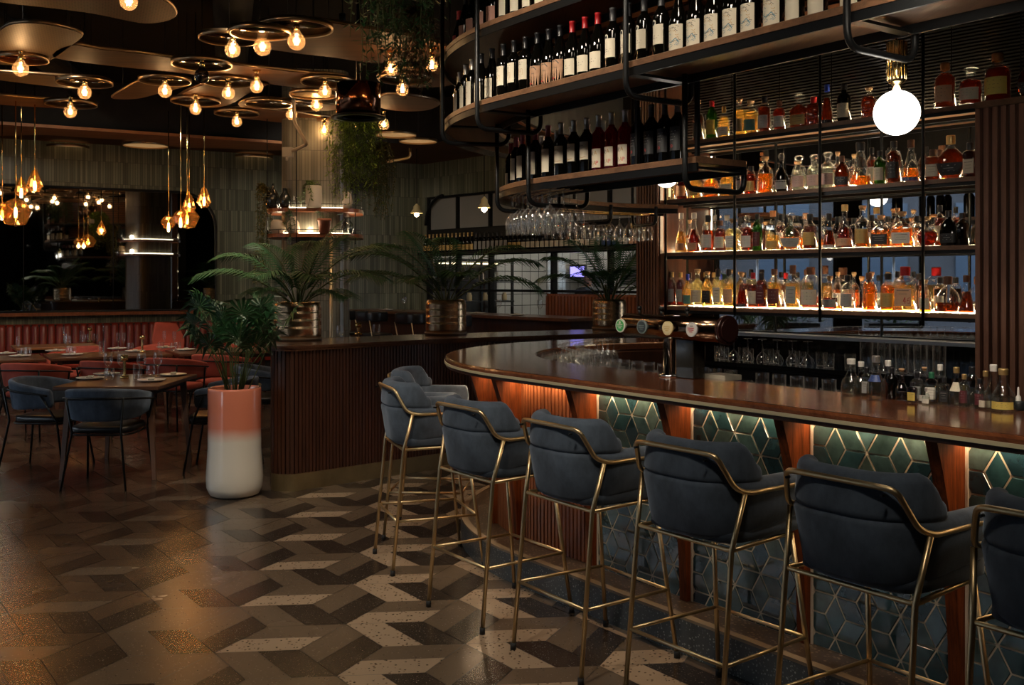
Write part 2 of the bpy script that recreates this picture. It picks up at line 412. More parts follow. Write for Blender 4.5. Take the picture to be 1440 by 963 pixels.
def wallseg(name, p, q, z0, z1, th, mat, side=1, uvs=1.0):
    p = Vector(p); q = Vector(q); d = (q-p).normalized(); n = Vector((-d.y, d.x))*side
    L = (q-p).length; m = M(); c = (p+q)/2 + n*th/2
    m.box((c.x, c.y, (z0+z1)/2), (L, th, z1-z0), math.atan2(d.y, d.x))
    return m, (lambda co: ((co.x-p.x)*d.x+(co.y-p.y)*d.y, co.z))
CZ = 4.3
KX = Vector((-1.6, 18.2)); FWD = Vector((.866, .5)); FWL = 9.12; FW0 = KX - FWD*FWL
KWD = Vector((.66, -.7513))
def FWp(s, off=0): p = FW0 + FWD*s + Vector((FWD.y, -FWD.x))*off; return p   # off: into the room
def KWp(s, off=0): p = KX + KWD*s + Vector((KWD.y, -KWD.x))*off; return p
mm, uf = wallseg('wall_far', FWp(-.2), FWp(FWL), 0, CZ, .15, TILEG)
structure(mm.build('wall_far', TILEG, uvfn=uf))
# kitchen wall with its window opening
for nm, a, b, z0, z1 in (('wall_kitchen', 0, .12, 0, CZ), ('wall_kitchen.001', .12, 5.6, 0, .93), ('wall_kitchen.002', .12, 5.6, 3.06, CZ), ('wall_kitchen.003', 5.6, 10.76, 0, CZ)):
    mm, uf = wallseg(nm, KWp(a), KWp(b), z0, z1, .15, TILEG)
    structure(mm.build('wall_kitchen', TILEG, uvfn=uf))
for nm, p, q in (('wall_right', (5.5,9.75), (5.5,-3)), ('wall_back', (5.5,-3), (-9.5,-3))):
    mm, uf = wallseg(nm, p, q, 0, CZ, .15, WALLDARK); structure(mm.build(nm, WALLDARK))
# left wall: piers between the street windows
WIN = [(-2.3,-.1), (.3,2.5), (2.9,5.1), (5.5,7.7), (8.1,10.3)]
m = M(); ys = [-3.0]+[y for w in WIN for y in w]+[14.2]
for a, b in zip(ys[0::2], ys[1::2]): m.box((-9.575, (a+b)/2, CZ/2), (.15, b-a, CZ))
for a, b in WIN: m.box((-9.575, (a+b)/2, .2), (.15, b-a, .4)); m.box((-9.575, (a+b)/2, (3.3+CZ)/2), (.15, b-a, CZ-3.3))
structure(m.build('wall_left', WALLDARK))
for k, (a, b) in enumerate(WIN):
    m = M()
    for y in (a+.03, (a+b)/2, b-.03): m.box((-9.55, y, 1.85), (.06, .06, 2.9))
    for z in (.43, 2.5, 3.27): m.box((-9.55, (a+b)/2, z), (.05, b-a, .06))
    fr = structure(m.build('window_%d' % (k+1), BLACKMETAL))
    m = M(); m.box((-9.55, (a+b)/2, 1.85), (.006, b-a-.06, 2.84)); m.build('window_pane', CLEAR, fr)
    L = bpy.data.lights.new('window_portal', 'AREA'); L.shape = 'RECTANGLE'; L.size = b-a; L.size_y = 2.9
    L.cycles.is_portal = True; o = bpy.data.objects.new('window_portal', L); COL.objects.link(o)
    o.location = (-9.64, (a+b)/2, 1.85); o.rotation_euler = (PI/2, 0, -PI/2)
m = M(); m.box((-2,8,CZ+.05), (15.3,22.3,.1)); structure(m.build('ceiling', CEIL))
# lowered ceiling along the tiled walls
m = M(); I = FWp(-.1, 1.75); J = FWp(6.2, 1.75); K = FWp(7.6, 2.4); Lq = KWp(2.4, 1.6); Q = KWp(9.0, 1.6)
out = [tuple(FWp(-.1,.0)), tuple(KX)]+[tuple(KWp(9.0, 0))]
pts = [tuple(I), tuple(J), tuple(K), tuple(Lq), tuple(Q), tuple(KWp(9.0,.0)), tuple(KX), tuple(FWp(-.1,.0))]
m.prism(pts, 3.66, CZ, side=1); structure(m.build('ceiling_soffit', [CEILWOOD, WALLDARK]))
m = M()   # scalloped timber edge hung before the far wall
P = []
for i in range(61):
    s = i*.118; P.append(tuple(FWp(s, 1.0+.22*math.sin(s*2.1+.5)+.08*math.sin(s*5))))
P += [tuple(FWp(7.1, 1.9)), tuple(FWp(0, 1.9))]
m.prism(P, 3.60, 3.64); tag(m.build('timber_soffit_board', wood('amber_board', (.26,.095,.03), (.40,.17,.06), rough=.5, axis='x', scale=.4)), 'long amber timber board with scalloped edge hanging along the tiled wall', 'ceiling panel')
# beams and ducts in the dark ceiling void
m = M()
for x in (-6.5,-4.4,-2.3): m.box((x, 8, 4.16), (.12, 13, .22), .25)
structure(m.build('ceiling_beam', WALLDARK))
m = M(); m.tube([(-1.2,4.5,3.98),(-3.6,13.0,3.98)], .17, 16); structure(m.build('ceiling_duct', WALLDARK))
m = M(); m.tube([(-4.0,4.5,4.0),(-5.4,13.0,4.0)], .13, 16); structure(m.build('ceiling_duct', WALLDARK))

# ------------------------------------------------------------------ mirror on the far wall
def fwl(pts, off, th, m, mi=0):
    """polygon given in (run, height) on the far wall, built off metres proud of it"""
    a = [Vector((p[0], p[1], 0)) for p in pts]; tri = tessellate_polygon([a]); n = len(pts)
    f = [(FWp(p[0], off+th).x, FWp(p[0], off+th).y, p[1]) for p in pts]; b = [(FWp(p[0], off).x, FWp(p[0], off).y, p[1]) for p in pts]
    fs = []
    for t in tri:
        ar = (a[t[1]]-a[t[0]]).cross(a[t[2]]-a[t[0]]).z
        t = t if ar > 0 else t[::-1]; fs.append(tuple(t))
    m.add(f+b, fs+[tuple(i+n for i in t[::-1]) for t in fs]+[(i, n+i, n+(i+1)%n, (i+1)%n) for i in range(n)], mi)
mt = thing('wall_mirror', 'wide smoked mirror with rounded upper corner on the tiled wall above the banquette', 'mirror', tuple(FWp(2.8,.02))+(1.12,))
def inv(me_b, name, mats, parent):   # build in world, re-expressed under parent
    o = me_b.build(name, mats, parent); o.matrix_parent_inverse = Matrix.Translation(parent.location).inverted() if not parent.rotation_euler.z else parent.matrix_basis.inverted(); return o
def rc(s0, s1, z0, z1, r):
    P = [(s0,z0),(s1,z0)]
    for i in range(9): a = i/8*PI/2; P.append((s1-r+r*math.cos(a), z1-r+r*math.sin(a)))
    P.append((s0,z1)); return P
m = M(); fwl(rc(.2, 5.45, 1.12, 2.98, .55), .02, .02, m); inv(m, 'mirror_glass', DARKMIRROR, mt)
m = M()
outr = rc(.2, 5.45, 1.12, 2.98, .55)
tp = [(FWp(p[0], .045).x, FWp(p[0], .045).y, p[1]) for p in outr]
m.tube(tp, .022, 6); inv(m, 'mirror_frame', BLACKMETAL, mt)
m = M()
for s in (1.42, 2.06, 2.66, 3.9): a = FWp(s, .045); m = M(); m.tube([(a.x,a.y,1.13),(a.x,a.y,2.96)], .006, 5); inv(m, 'mirror_joint', BLACK, mt)
m = M(); a = FWp(0, .07); b = FWp(5.6,.07); d = math.atan2(FWD.y, FWD.x); c = (a+b)/2
m.box((c.x,c.y,1.085), (5.6,.14,.05), d); tag(m.build('mirror_ledge', REDWOOD), 'narrow red-brown timber ledge running under the wall mirror', 'ledge')

# ------------------------------------------------------------------ kitchen behind its glazed screen
def kbox(m, s0, s1, o0, o1, z0, z1, mi=0):
    c = KWp((s0+s1)/2, (o0+o1)/2); m.box((c.x,c.y,(z0+z1)/2), (s1-s0, abs(o1-o0), z1-z0), math.atan2(KWD.y, KWD.x), mi)
KT = fingertile('kitchen_white_tile', (.52,.53,.52), (.60,.60,.58), (.06,.06,.06), w=.22, h=.22, rough=.2, mo=.007)
KG = pm('kitchen_grey_panel', (.26,.26,.25), rough=.5)
m = M(); kbox(m, .0, 6.4, -3.2, -3.05, 0, 3.4)
p_ = KWp(0,-3.05); structure(m.build('wall_kitchen_rear', KT, uvfn=lambda co: ((co.x-p_.x)*KWD.x+(co.y-p_.y)*KWD.y, co.z)))
m = M(); kbox(m, -.15, 0, -3.2, -.15, 0, 3.4); structure(m.build('wall_kitchen_side', KT, uvfn=lambda co: ((co.x-p_.x)*KWD.y-(co.y-p_.y)*KWD.x, co.z)))
m = M(); kbox(m, 6.4, 6.55, -3.2, -.15, 0, 3.4); structure(m.build('wall_kitchen_end', KG))
ks = thing('kitchen_shelving', 'black open shelving with warm lit jars in the kitchen corner', 'shelving', tuple(KWp(.25,-.9))+(0,))
m = M()
for z in (.1,.7,1.18,1.56,1.93): kbox(m, .02, .5, -1.75, -.25, z, z+.03)
for o_ in (-1.74,-1.0,-.28): kbox(m, .44, .48, o_, o_+.03, 0, 2.0)
inv(m, 'frame', BLACKMETAL, ks)
m = M(); kbox(m, .01, .03, -1.72, -.28, .1, 1.95); inv(m, 'back', BLACK, ks)
m = M(); kbox(m, .06, .08, -1.7, -.3, 1.88, 1.91); inv(m, 'led_strip', emis('kitchen_shelf_led', (1,.80,.48), 1.8), ks)
for k in range(10):
    c = KWp(.28+.06*(k%2), -.38-.14*k); m = M(); m.lathe([(0,0),(.045,0),(.05,.02),(.05,.10),(.035,.125),(.035,.15),(0,.15)], (c.x,c.y,(1.5905 if k%3 else 1.2105)), 12)
    tag(m.build('storage_jar', [pm('jar_a', (.5,.38,.2), rough=.4), pm('jar_b', (.2,.22,.2), rough=.3), pm('jar_c', (.45,.42,.36), rough=.4)][k%3]), 'storage jar on the black kitchen shelving, %s from the glass' % od(k+1), 'jar', 'storage jars in the kitchen')
m = M(); kbox(m, -.1, 6.5, -3.2, -.16, 3.4, 3.5); structure(m.build('ceiling_kitchen', KG))
m = M(); kbox(m, -.1, 6.5, -3.2, -.16, -.1, 0); structure(m.build('floor_kitchen', KG))
# glazed screen
m = M()
for s in (.15, .98, 1.85, 3.35, 4.55, 5.57): kbox(m, s-.025, s+.025, -.1, .0, .95, 3.06)
for z in (.95, 1.42, 2.03, 2.46, 3.04): kbox(m, .12, 5.6, -.1, -.002, z-.02, z+.02)
wk = structure(m.build('window_6', BLACKMETAL))
m = M(); kbox(m, .15, 5.57, -.05, -.045, .97, 2.02); m.build('window_pane', CLEAR, wk)
m = M(); kbox(m, .15, 5.57, -.07, -.055, 2.48, 3.03); m.build('blank_panel', KG, wk)
m = M()   # arched corner trim
for s in (.12,):
    pts = [];
    for i in range(9): a = PI-i/8*PI/2; q = KWp(.12+.5+.5*math.cos(a), .02); pts.append((q.x,q.y,2.56+.5*math.sin(a)))
    m.tube(pts, .03, 6)
m.build('arched_trim', BLACKMETAL, wk)
# bottle shelf in front of the glass
m = M(); kbox(m, .2, 5.45, .02, .26, 2.03, 2.07); kbox(m, .2, 5.45, .0, .02, 2.03, 2.46)
tag(m.build('champagne_shelf', BLACK), 'long black wall shelf of champagne bottles across the kitchen window', 'shelf')
# things inside the kitchen
m = M()
rings = []
for i in range(13):
    a = PI*i/12
    c1 = KWp(3.0-.45*math.cos(a), -2.4); c2 = KWp(3.0-.45*math.cos(a), -3.0)
    z = 1.5+.55*math.sin(a); rings.append([(c1.x,c1.y,z),(c2.x,c2.y,z)])
vs = [p for r in rings for p in r]; m.add(vs, [(2*i,2*i+1,2*i+3,2*i+2) for i in range(12)]+[tuple(range(0,26,2))])
tag(m.build('oven_hood', STEEL), 'rounded steel oven hood inside the lit kitchen', 'hood')
m = M(); kbox(m, .6, 6.2, -1.5, -.9, .86, .92); kbox(m, .65, 6.15, -1.45, -.95, 0, .86); kbox(m, 3.6, 5.6, -1.25, -1.0, 1.46, 1.49)
for s in (3.65,5.55): kbox(m, s-.02, s+.02, -1.15, -1.1, .92, 1.46)
tag(m.build('kitchen_pass', STEEL), 'steel kitchen pass with raised shelf behind the glass', 'counter')
m = M(); kbox(m, 3.75, 4.05, -2.9, -2.6, 0, 3.3); tag(m.build('kitchen_column', pm('cream_paint', (.55,.44,.28), rough=.5)), 'cream painted column standing in the kitchen', 'column')
m = M(); kbox(m, 1.75, 2.15, -2.0, -1.96, 1.62, 1.86, 0); kbox(m, 1.78, 2.12, -1.958, -1.95, 1.65, 1.83, 1)
o = m.build('order_screen', [BLACK, emis('violet_screen_glow', (.28,.24,.9), 1.6)]); tag(o, 'small violet lit order screen in the kitchen', 'screen')
for k, (s, z) in enumerate(((.9,1.75),(1.3,1.75),(4.75,1.62),(5.1,1.62))):
    m = M()
    for q in range(6): 
        c = KWp(s, -2.7); m.lathe([(.05,0),(.12,.012),(.125,.02),(0,.014)], (c.x,c.y,z+.03+q*.018), 14)
    o = m.build('plate_stack', WHITEP); tag(o, 'stack of white plates on the kitchen wall shelf, %s along from the tiled corner' % od(k+1), 'plates', 'kitchen plate stacks')
m = M(); kbox(m, .5, 1.7, -3.04, -2.5, 1.74, 1.78); kbox(m, 4.4, 5.5, -3.04, -2.5, 1.61, 1.645)
tag(m.build('kitchen_shelf', STEEL), 'steel wall shelf holding plates on the white kitchen tiles', 'shelf')

# ------------------------------------------------------------------ back bar partition
SA = Vector((1.236, 8.3)); SD = Vector((.6537, -.7568)); SN = Vector((.7568, .6537))
def sp(t, off=0.0): return SA + SD*t + SN*off
SANG = math.atan2(SD.y, SD.x)
def sbox(m, t0, t1, o0, o1, z0, z1, mi=0):
    c = sp((t0+t1)/2, (o0+o1)/2); m.box((c.x,c.y,(z0+z1)/2), (t1-t0, o1-o0, z1-z0), SANG, mi)
def shit(u, off=0.0):
    k = (u-U0)/F; A = sp(0, off); return (k*A.y-A.x)/(SD.x-k*SD.y)
SZ = [2.705, 2.248, 1.818, 1.382]
m = M(); sbox(m, -.02, 4.6, .335, .5, 0, CZ); structure(m.build('wall_bar', BLACK))
mt = thing('bar_mirror', 'tall mirror panels behind the lit spirit shelves', 'mirror', tuple(sp(1.3,.33))+(1.2,))
m = M()
for a, b in ((.0,.86),(.865,1.74),(1.745,2.6)): sbox(m, a, b, .315, .333, 1.2, 2.69)
inv(m, 'mirror_glass', MIRROR, mt)
for t in (.8625, 1.7425): m = M(); sbox(m, t-.006, t+.006, .305, .334, 1.2, 2.69); inv(m, 'mirror_joint', BLACKMETAL, mt)
# reeded glass above
t_ = NT('reeded_dark_glass'); p = t_.node('ShaderNodeBsdfPrincipled', Roughness=.16); p.inputs['Base Color'].default_value = (.03,.028,.026,1); p.inputs['Metallic'].default_value = .5
tc = t_.node('ShaderNodeTexCoord'); wv = t_.node('ShaderNodeTexWave', Scale=14.0, Distortion=1.0); wv.bands_direction = 'Z'; t_.ln(tc, 'Object', wv, 'Vector')
b_ = t_.node('ShaderNodeBump', Strength=.7, Distance=.006); t_.ln(wv, 'Fac', b_, 'Height'); t_.ln(b_, 0, p, 'Normal'); t_.ln(p, 0, t_.out, 0)
m = M()
for k in range(10): sbox(m, k*.45, k*.45+.445, .31, .333, 2.75, 4.2)
tag(m.build('reeded_glass_panelling', t_.mat), 'dark reeded glass panelling above the back bar mirror', 'panelling')
# slatted pier beside the shelves, standing on the counter
def slats(m, pa, pb, z0, z1, pitch=.03, w=.017, d=.022, mi=0, back=1):
    pa = Vector(pa); pb = Vector(pb); L = (pb-pa).length; dd = (pb-pa)/L; n = int(L/pitch); nn = Vector((dd.y,-dd.x))
    for i in range(n):
        c = pa + dd*(i+.5)*L/n + nn*d/2; m.box((c.x,c.y,(z0+z1)/2), (w, d, z1-z0), math.atan2(dd.y, dd.x), mi)
m = M(); sbox(m, -.255, -.01, -.03, .30, 1.125, 4.2, 1)
slats(m, sp(-.255,-.03), sp(-.01,-.03), 1.125, 4.2, .030, .018, .02); slats(m, sp(-.255,.30), sp(-.255,-.03), 1.125, 4.2, .03, .018, .02)
tag(m.build('slatted_pier', [BROWNSLAT, DARKWOOD]), 'slim slatted timber pier between the spirit shelves and the dining side, standing on the counter', 'pier')
m = M(); sbox(m, 2.56, 4.3, -.02, .33, 0, 2.66, 1); slats(m, sp(2.56,-.02), sp(4.3,-.02), 0, 2.66, .052, .030, .030)
tag(m.build('slatted_wall_panel', [BROWNSLAT, DARKWOOD]), 'broad slatted walnut panel closing the spirit shelves beside the bar end', 'wall panel')
m = M(); sbox(m, 2.57, 4.3, -.06, .33, 2.662, 2.70); tag(m.build('cognac_shelf', SHELFWOOD), 'timber shelf of cognac bottles on top of the slatted walnut panel', 'shelf')
# spirit shelves
for k, z in enumerate(SZ):
    th = thing('spirit_shelf', 'lit timber spirit shelf on the back bar, %s from the top' % od(k+1), 'shelf', tuple(sp(1.27,.15))+(z-.04,), SANG, 'spirit shelves')
    m = M(); sbox(m, .0, 2.56, .0, .28, z-.028, z); inv(m, 'board', SHELFWOOD, th)
    m = M(); sbox(m, .0, 2.56, .012, .03, z-.052, z-.0285); sbox(m, .0, 2.56, .25, .27, z-.052, z-.0285); inv(m, 'rail', BLACKMETAL, th)
    m = M(); sbox(m, .03, 2.53, .284, .30, z-.004, z+.010); inv(m, 'led_strip', LEDW, th)
for u in (1033, 1153, 1298, 936):
    t = shit(u, -.012); c = sp(t, -.012); m = M(); m.tube([(c.x,c.y,1.30 if u != 1033 else 1.33),(c.x,c.y,4.2)], .011, 8)
    tag(m.build('shelf_rod', BLACKMETAL), {1033:'black hanging rod crossing the spirit shelves near the rack end',1153:'black hanging rod midway along the spirit shelves',1298:'black hanging rod crossing the spirit shelves near the walnut panel',936:'black hanging rod against the slatted pier'}[u], 'rod', 'rods holding the spirit shelves')
c = sp(.012,.02); m = M(); m.tube([(c.x,c.y,1.84),(c.x,c.y,2.66)], .006, 6); tag(m.build('edge_light', LEDW), 'thin warm vertical light strip beside the slatted pier', 'light strip')
# back counter
bb = thing('back_counter', 'black back bar counter with fridge doors under the mirror', 'counter', tuple(sp(1.3,.0)), SANG)
m = M(); sbox(m, -.0, 2.56, -.34, .31, .97, 1.0); inv(m, 'worktop', BLACKGLOSS, bb)
m = M(); sbox(m, -.0, 2.56, -.30, .31, .0, .97); inv(m, 'carcass', BLACK, bb)
for k in range(4):
    m = M(); sbox(m, .02+k*.635, .635+k*.635-.01, -.325, -.302, .1, .95); d_ = inv(m, 'door', BLACKGLOSS, bb)
    m = M(); sbox(m, .06+k*.635, .075+k*.635, -.355, -.34, .35, .75); m.build('handle', STEEL, d_)
m = M(); sbox(m, -.0, 2.56, .305, .334, 1.0, 1.165); inv(m, 'splashback', BLACKGLOSS, bb)
m = M(); sbox(m, -.0, 2.56, .12, .334, 1.166, 1.19); tag(m.build('mirror_shelf', STEEL), 'pale metal ledge along the foot of the back bar mirror', 'ledge')
# ================================================================== BAR COUNTER
def woff(s):   # how far the body steps back round the end
    return 0 if s > 0 else min(.14, -s*.07)
bar = thing('bar_counter', 'long curved cocktail bar with glossy walnut top, brass edge and teal tiled front', 'bar', (0.6,4.9,0))
m = M()
bar_sweep(m, S_END, S_BACK, [(.0,1.092),(.0,1.108),(.006,1.118),(.014,1.12),(.575,1.12),(.585,1.112),(.585,1.07),(.012,1.07),(.012,1.092)])
inv(m, 'worktop', WALNUT, bar)
m = M(); bar_sweep(m, S_END, S_BACK, [(-.003,1.080),(-.003,1.094),(.02,1.094),(.02,1.080)]); inv(m, 'brass_edge', EDGEBRASS, bar)
m = M(); bar_sweep(m, S_END, S_BACK, [(.006,1.062),(.006,1.080),(.2,1.080),(.2,1.062)]); inv(m, 'under_moulding', DARKWOOD, bar)
m = M(); bar_sweep(m, S_END, S_BACK, [(.235,.16),(.235,1.062),(.56,1.062),(.56,.0),(.3,.0),(.3,.16)], offs=woff); inv(m, 'carcass', DARKWOOD, bar)
# step: terrazzo plinth with a pale nosing
TSTEP = terrazzo('terrazzo_step', (.06,.068,.068), ((.10,.11,.11),(.40,.42,.40)), thr=.34, scale=90, rough=.3)
TTOP = terrazzo('terrazzo_step_top', (.060,.038,.024), ((.12,.08,.05),(.30,.22,.15)), thr=.36, scale=60, rough=.3)
m = M(); bar_sweep(m, S_END, S_BACK, [(.03,0.001),(.03,.158),(.06,.158),(.06,0.001)], offs=woff); inv(m, 'step_riser', TSTEP, bar)
m = M(); bar_sweep(m, S_END, S_BACK, [(.028,.150),(.028,.162),(.068,.162),(.068,.150)], offs=woff); inv(m, 'step_nosing', PALEWOOD if 0 else pm('stone_nosing', (.26,.19,.12), rough=.4), bar)
m = M(); bar_sweep(m, S_END, S_BACK, [(.060,.0),(.060,.160),(.30,.160),(.30,.0)], offs=woff); inv(m, 'step_top', TTOP, bar)
# light strip under the overhang (a real LED run) and its lamps
m = M(); bar_sweep(m, S_END, -2.6, [(.185,1.055),(.185,1.061),(.205,1.061),(.205,1.055)]); inv(m, 'led_strip', emis('under_counter_led', (1,.60,.28), 2.5), bar)
# brackets
sb = [bhit(u, .22) for u in (840, 972.5, 1140.7, 1358)]
step_ = (sb[3]-sb[0])/3
BR = sb + [sb[3]+step_, sb[3]+2*step_, sb[3]+3*step_]
ARC_BR = [bhit(736, .24), bhit(700, .26), -2.0, -2.7]
def bracket(s):
    m = M(); th = .045
    nz = [(0.16,.045),(.35,.052),(.60,.078),(.80,.112),(.95,.152),(1.062,.19)]
    L = []; 
    w0 = woff(s)
    for z, w in nz: L.append((w0+.236-w, z))
    sec = [(w0+.24,.16)]+L+[(w0+.24,1.062)]
    sec = [(w0+.24,.161)]+[(o,max(z,.161)) for o,z in L]+[(w0+.24,1.0615)]
    A = [bp(o, s-th*1.0, z) for o, z in sec]; B = [bp(o, s, z) for o, z in sec]
    n = len(sec); tri = tessellate_polygon([[Vector((o,z,0)) for o,z in sec]])
    m.add(A+B, [tuple(t) for t in tri]+[tuple(i+n for i in t[::-1]) for t in tri]+[(i,(i+1)%n,n+(i+1)%n,n+i) for i in range(n)])
    for q in range(5):   # reeded side facing the aisle
        pass
    return m
for s in BR+ARC_BR:
    inv(bracket(s), 'bracket', ORANGEWOOD, bar)
    if s in BR:
        m = M(); a = bp(.224, s+.006, .61); m.box((a[0],a[1],a[2]), (.010,.02,.90), math.atan2(BD.y,BD.x)); inv(m, 'tile_trim', TRIMW, bar)
# tile panels: rhombus tiles standing between the brackets
TL = .0945
def tile_panel(sa, sbb):
    m = M(); g = M()
    g.loft([[bp(.2208, sa, .16), bp(.2208, sa, 1.06), bp(.236, sa, 1.06), bp(.236, sa, .16)],[bp(.2208, sbb, .16), bp(.2208, sbb, 1.06), bp(.236, sbb, 1.06), bp(.236, sbb, .16)]], 0, smooth=False)
    rt = r3
    V = []
    def clip(poly):
        for ax, val, sg in ((0,sa,1),(0,sbb,-1),(1,.162,1),(1,1.06,-1)):
            o = []
            for i in range(len(poly)):
                p, q = poly[i], poly[(i+1)%len(poly)]
                pi_, qi = (p[ax]-val)*sg >= 0, (q[ax]-val)*sg >= 0
                if pi_: o.append(p)
                if pi_ != qi:
                    t = (val-p[ax])/(q[ax]-p[ax]); o.append((p[0]+(q[0]-p[0])*t, p[1]+(q[1]-p[1])*t))
            poly = o
            if len(poly) < 3: return None
        return poly
    a0 = (TL,0); a6 = (TL/2,TL*rt/2); am = (TL/2,-TL*rt/2)
    for i in range(-2, int((sbb-sa)/(1.5*TL))+2):
        for j in range(-1, 8):
            o = (sa-.04+1.5*i*TL, .13+rt*TL*(j+(.5 if i%2 else 0)))
            e = (o[0]+TL, o[1])
            for oo, a, b in ((o,a0,a6),(o,a0,am),(e,a6,am)):
                P = [oo,(oo[0]+a[0],oo[1]+a[1]),(oo[0]+a[0]+b[0],oo[1]+a[1]+b[1]),(oo[0]+b[0],oo[1]+b[1])]
                cx = sum(p[0] for p in P)/4; cy = sum(p[1] for p in P)/4
                jit = random.uniform(.912,.93)
                P = [(cx+(p[0]-cx)*jit, cy+(p[1]-cy)*jit) for p in P]
                P = clip(P)
                if not P or len(P) < 3: continue
                area = abs(sum(P[k][0]*P[(k+1)%len(P)][1]-P[(k+1)%len(P)][0]*P[k][1] for k in range(len(P))))/2
                if area < .0002: continue
                mi = random.randrange(6); n = len(P)
                cx = sum(p[0] for p in P)/n; cy = sum(p[1] for p in P)/n
                tx, tz = random.uniform(-.012,.012), random.uniform(-.012,.012)
                F_ = [bp(.2178+(p[0]-cx)*tx*2+(p[1]-cy)*tz*2, p[0], p[1]) for p in [(cx+(q[0]-cx)*.955, cy+(q[1]-cy)*.955) for q in P]]
                E_ = [bp(.2198, p[0], p[1]) for p in P]; B_ = [bp(.223, p[0], p[1]) for p in P]
                m.add(F_+E_+B_, [tuple(range(n))]+[(k,(k+1)%n,n+(k+1)%n,n+k) for k in range(n)]+[(n+k,n+(k+1)%n,2*n+(k+1)%n,2*n+k) for k in range(n)], mi)
    return m, g
edges = sb + BR[4:]
for a, b in zip(edges, edges[1:]+[S_END]):
    if b-a < .1: continue
    tm, gm = tile_panel(a+.012, b-.046)
    o = inv(tm, 'tile_panel', TEAL, bar); gm.build('grout', GROUT, o)
# reeded timber between the brackets on the curve
m = M()
s = sb[0]-.05
while s > -3.6:
    z0, z1 = .162, 1.06; w0 = woff(s); w = .0095
    m.loft([[bp(w0+.218, s-w, z0), bp(w0+.218, s+w, z0), bp(w0+.236, s+w, z0), bp(w0+.236, s-w, z0)],[bp(w0+.218, s-w, z1), bp(w0+.218, s+w, z1), bp(w0+.236, s+w, z1), bp(w0+.236, s-w, z1)]], 0, smooth=False)
    s -= .031
inv(m, 'reeded_panel', REDWOOD, bar)

# ================================================================== STOOLS
def arc_path(hw, back, front, rc_, n=10):
    """open tub outline: right front -> rear -> left front, (x, y, nx, ny) with y forward"""
    P = []
    for i in range(5): y = front+(back+rc_-front)*i/5; P.append((hw, y, 1, 0))
    for i in range(n+1): a = -PI/2*i/n; P.append((hw-rc_+rc_*math.cos(a), back+rc_+rc_*math.sin(a), math.cos(a), math.sin(a)))
    k = 5
    for i in range(1, k): x = (hw-rc_)*(1-2*i/k); P.append((x, back, 0, -1))
    for i in range(n+1): a = -PI/2-PI/2*i/n; P.append((-hw+rc_+rc_*math.cos(a), back+rc_+rc_*math.sin(a), math.cos(a), math.sin(a)))
    for i in range(1,6): y = back+rc_+(front-back-rc_)*i/5; P.append((-hw, y, -1, 0))
    return P
def pad_section(th, z0, z1, r=.02, n=4):
    """rounded rectangle (offset outward, z)"""
    P = []
    h = min(r, th/2*.98, (z1-z0)/2*.98)
    for cx, cz, a0 in ((th/2-h, z1-h, 0),(-th/2+h, z1-h, PI/2),(-th/2+h, z0+h, PI),(th/2-h, z0+h, 1.5*PI)):
        for i in range(n+1): a = a0+PI/2*i/n; P.append((cx+h*math.cos(a), cz+h*math.sin(a)))
    return P
def sweep_pad(m, path, secf, mi=0):
    """secf(i, frac) -> section list; ends rounded by shrinking the last rings"""
    rings = []; N = len(path)
    for i, (x,y,nx,ny) in enumerate(path):
        sec = secf(i, i/(N-1)); rings.append([(x+nx*o, y+ny*o, z) for o, z in sec])
    def shrink(r, f, push, d):
        cx = sum(p[0] for p in r)/len(r); cy = sum(p[1] for p in r)/len(r); cz = sum(p[2] for p in r)/len(r)
        return [(cx+(p[0]-cx)*f+d[0]*push, cy+(p[1]-cy)*f+d[1]*push, cz+(p[2]-cz)*f) for p in r]
    def tdir(i, j): d = Vector((path[i][0]-path[j][0], path[i][1]-path[j][1])); return d.normalized()
    d0 = tdir(0,1); d1 = tdir(-1,-2)
    rings = [shrink(rings[0], .45, .024, d0), shrink(rings[0], .8, .017, d0), shrink(rings[0], .95, .008, d0)]+rings+[shrink(rings[-1], .95, .008, d1), shrink(rings[-1], .8, .017, d1), shrink(rings[-1], .45, .024, d1)]
    m.loft(rings, mi)
def rrect(hw, hd, r, cy=0, n=6):
    P = []
    for cx, cy_, a0 in ((hw-r, hd-r, 0),(-hw+r, hd-r, PI/2),(-hw+r, -hd+r, PI),(hw-r, -hd+r, 1.5*PI)):
        for i in range(n+1): a = a0+PI/2*i/n; P.append((cx+r*math.cos(a), cy+cy_+r*math.sin(a)))
    return P
def cushion(m, hw, hd, r, z0, z1, cy=0, e=.02, mi=0, dome=.01):
    rings = []
    for f, z in ((.80,z0),(.93,z0+e*.15),(1,z0+e*.7),(1,z1-e*.8),(.96,z1-e*.2),(.86,z1),(.5,z1+dome*.8),(.15,z1+dome)):
        d = (1-f)
        if f > .7: P = rrect(hw-(1-f)*.25, hd-(1-f)*.25, r*.9, cy)
        else: P = [(p[0]*f, cy+(p[1]-cy)*f) for p in rrect(hw, hd, r, cy)]
        rings.append([(p[0],p[1],z) for p in P])
    m.loft(rings, mi)
def sm_curve(pts, n=6):
    """Catmull-Rom through pts"""
    P = [Vector(p) for p in pts]; out = []
    for i in range(len(P)-1):
        a = P[max(i-1,0)]; b = P[i]; c = P[i+1]; d = P[min(i+2,len(P)-1)]
        for k in range(n):
            t = k/n; out.append(.5*((2*b)+(c-a)*t+(2*a-5*b+4*c-d)*t*t+(3*b-a-3*c+d)*t**3))
    out.append(P[-1]); return [tuple(p) for p in out]
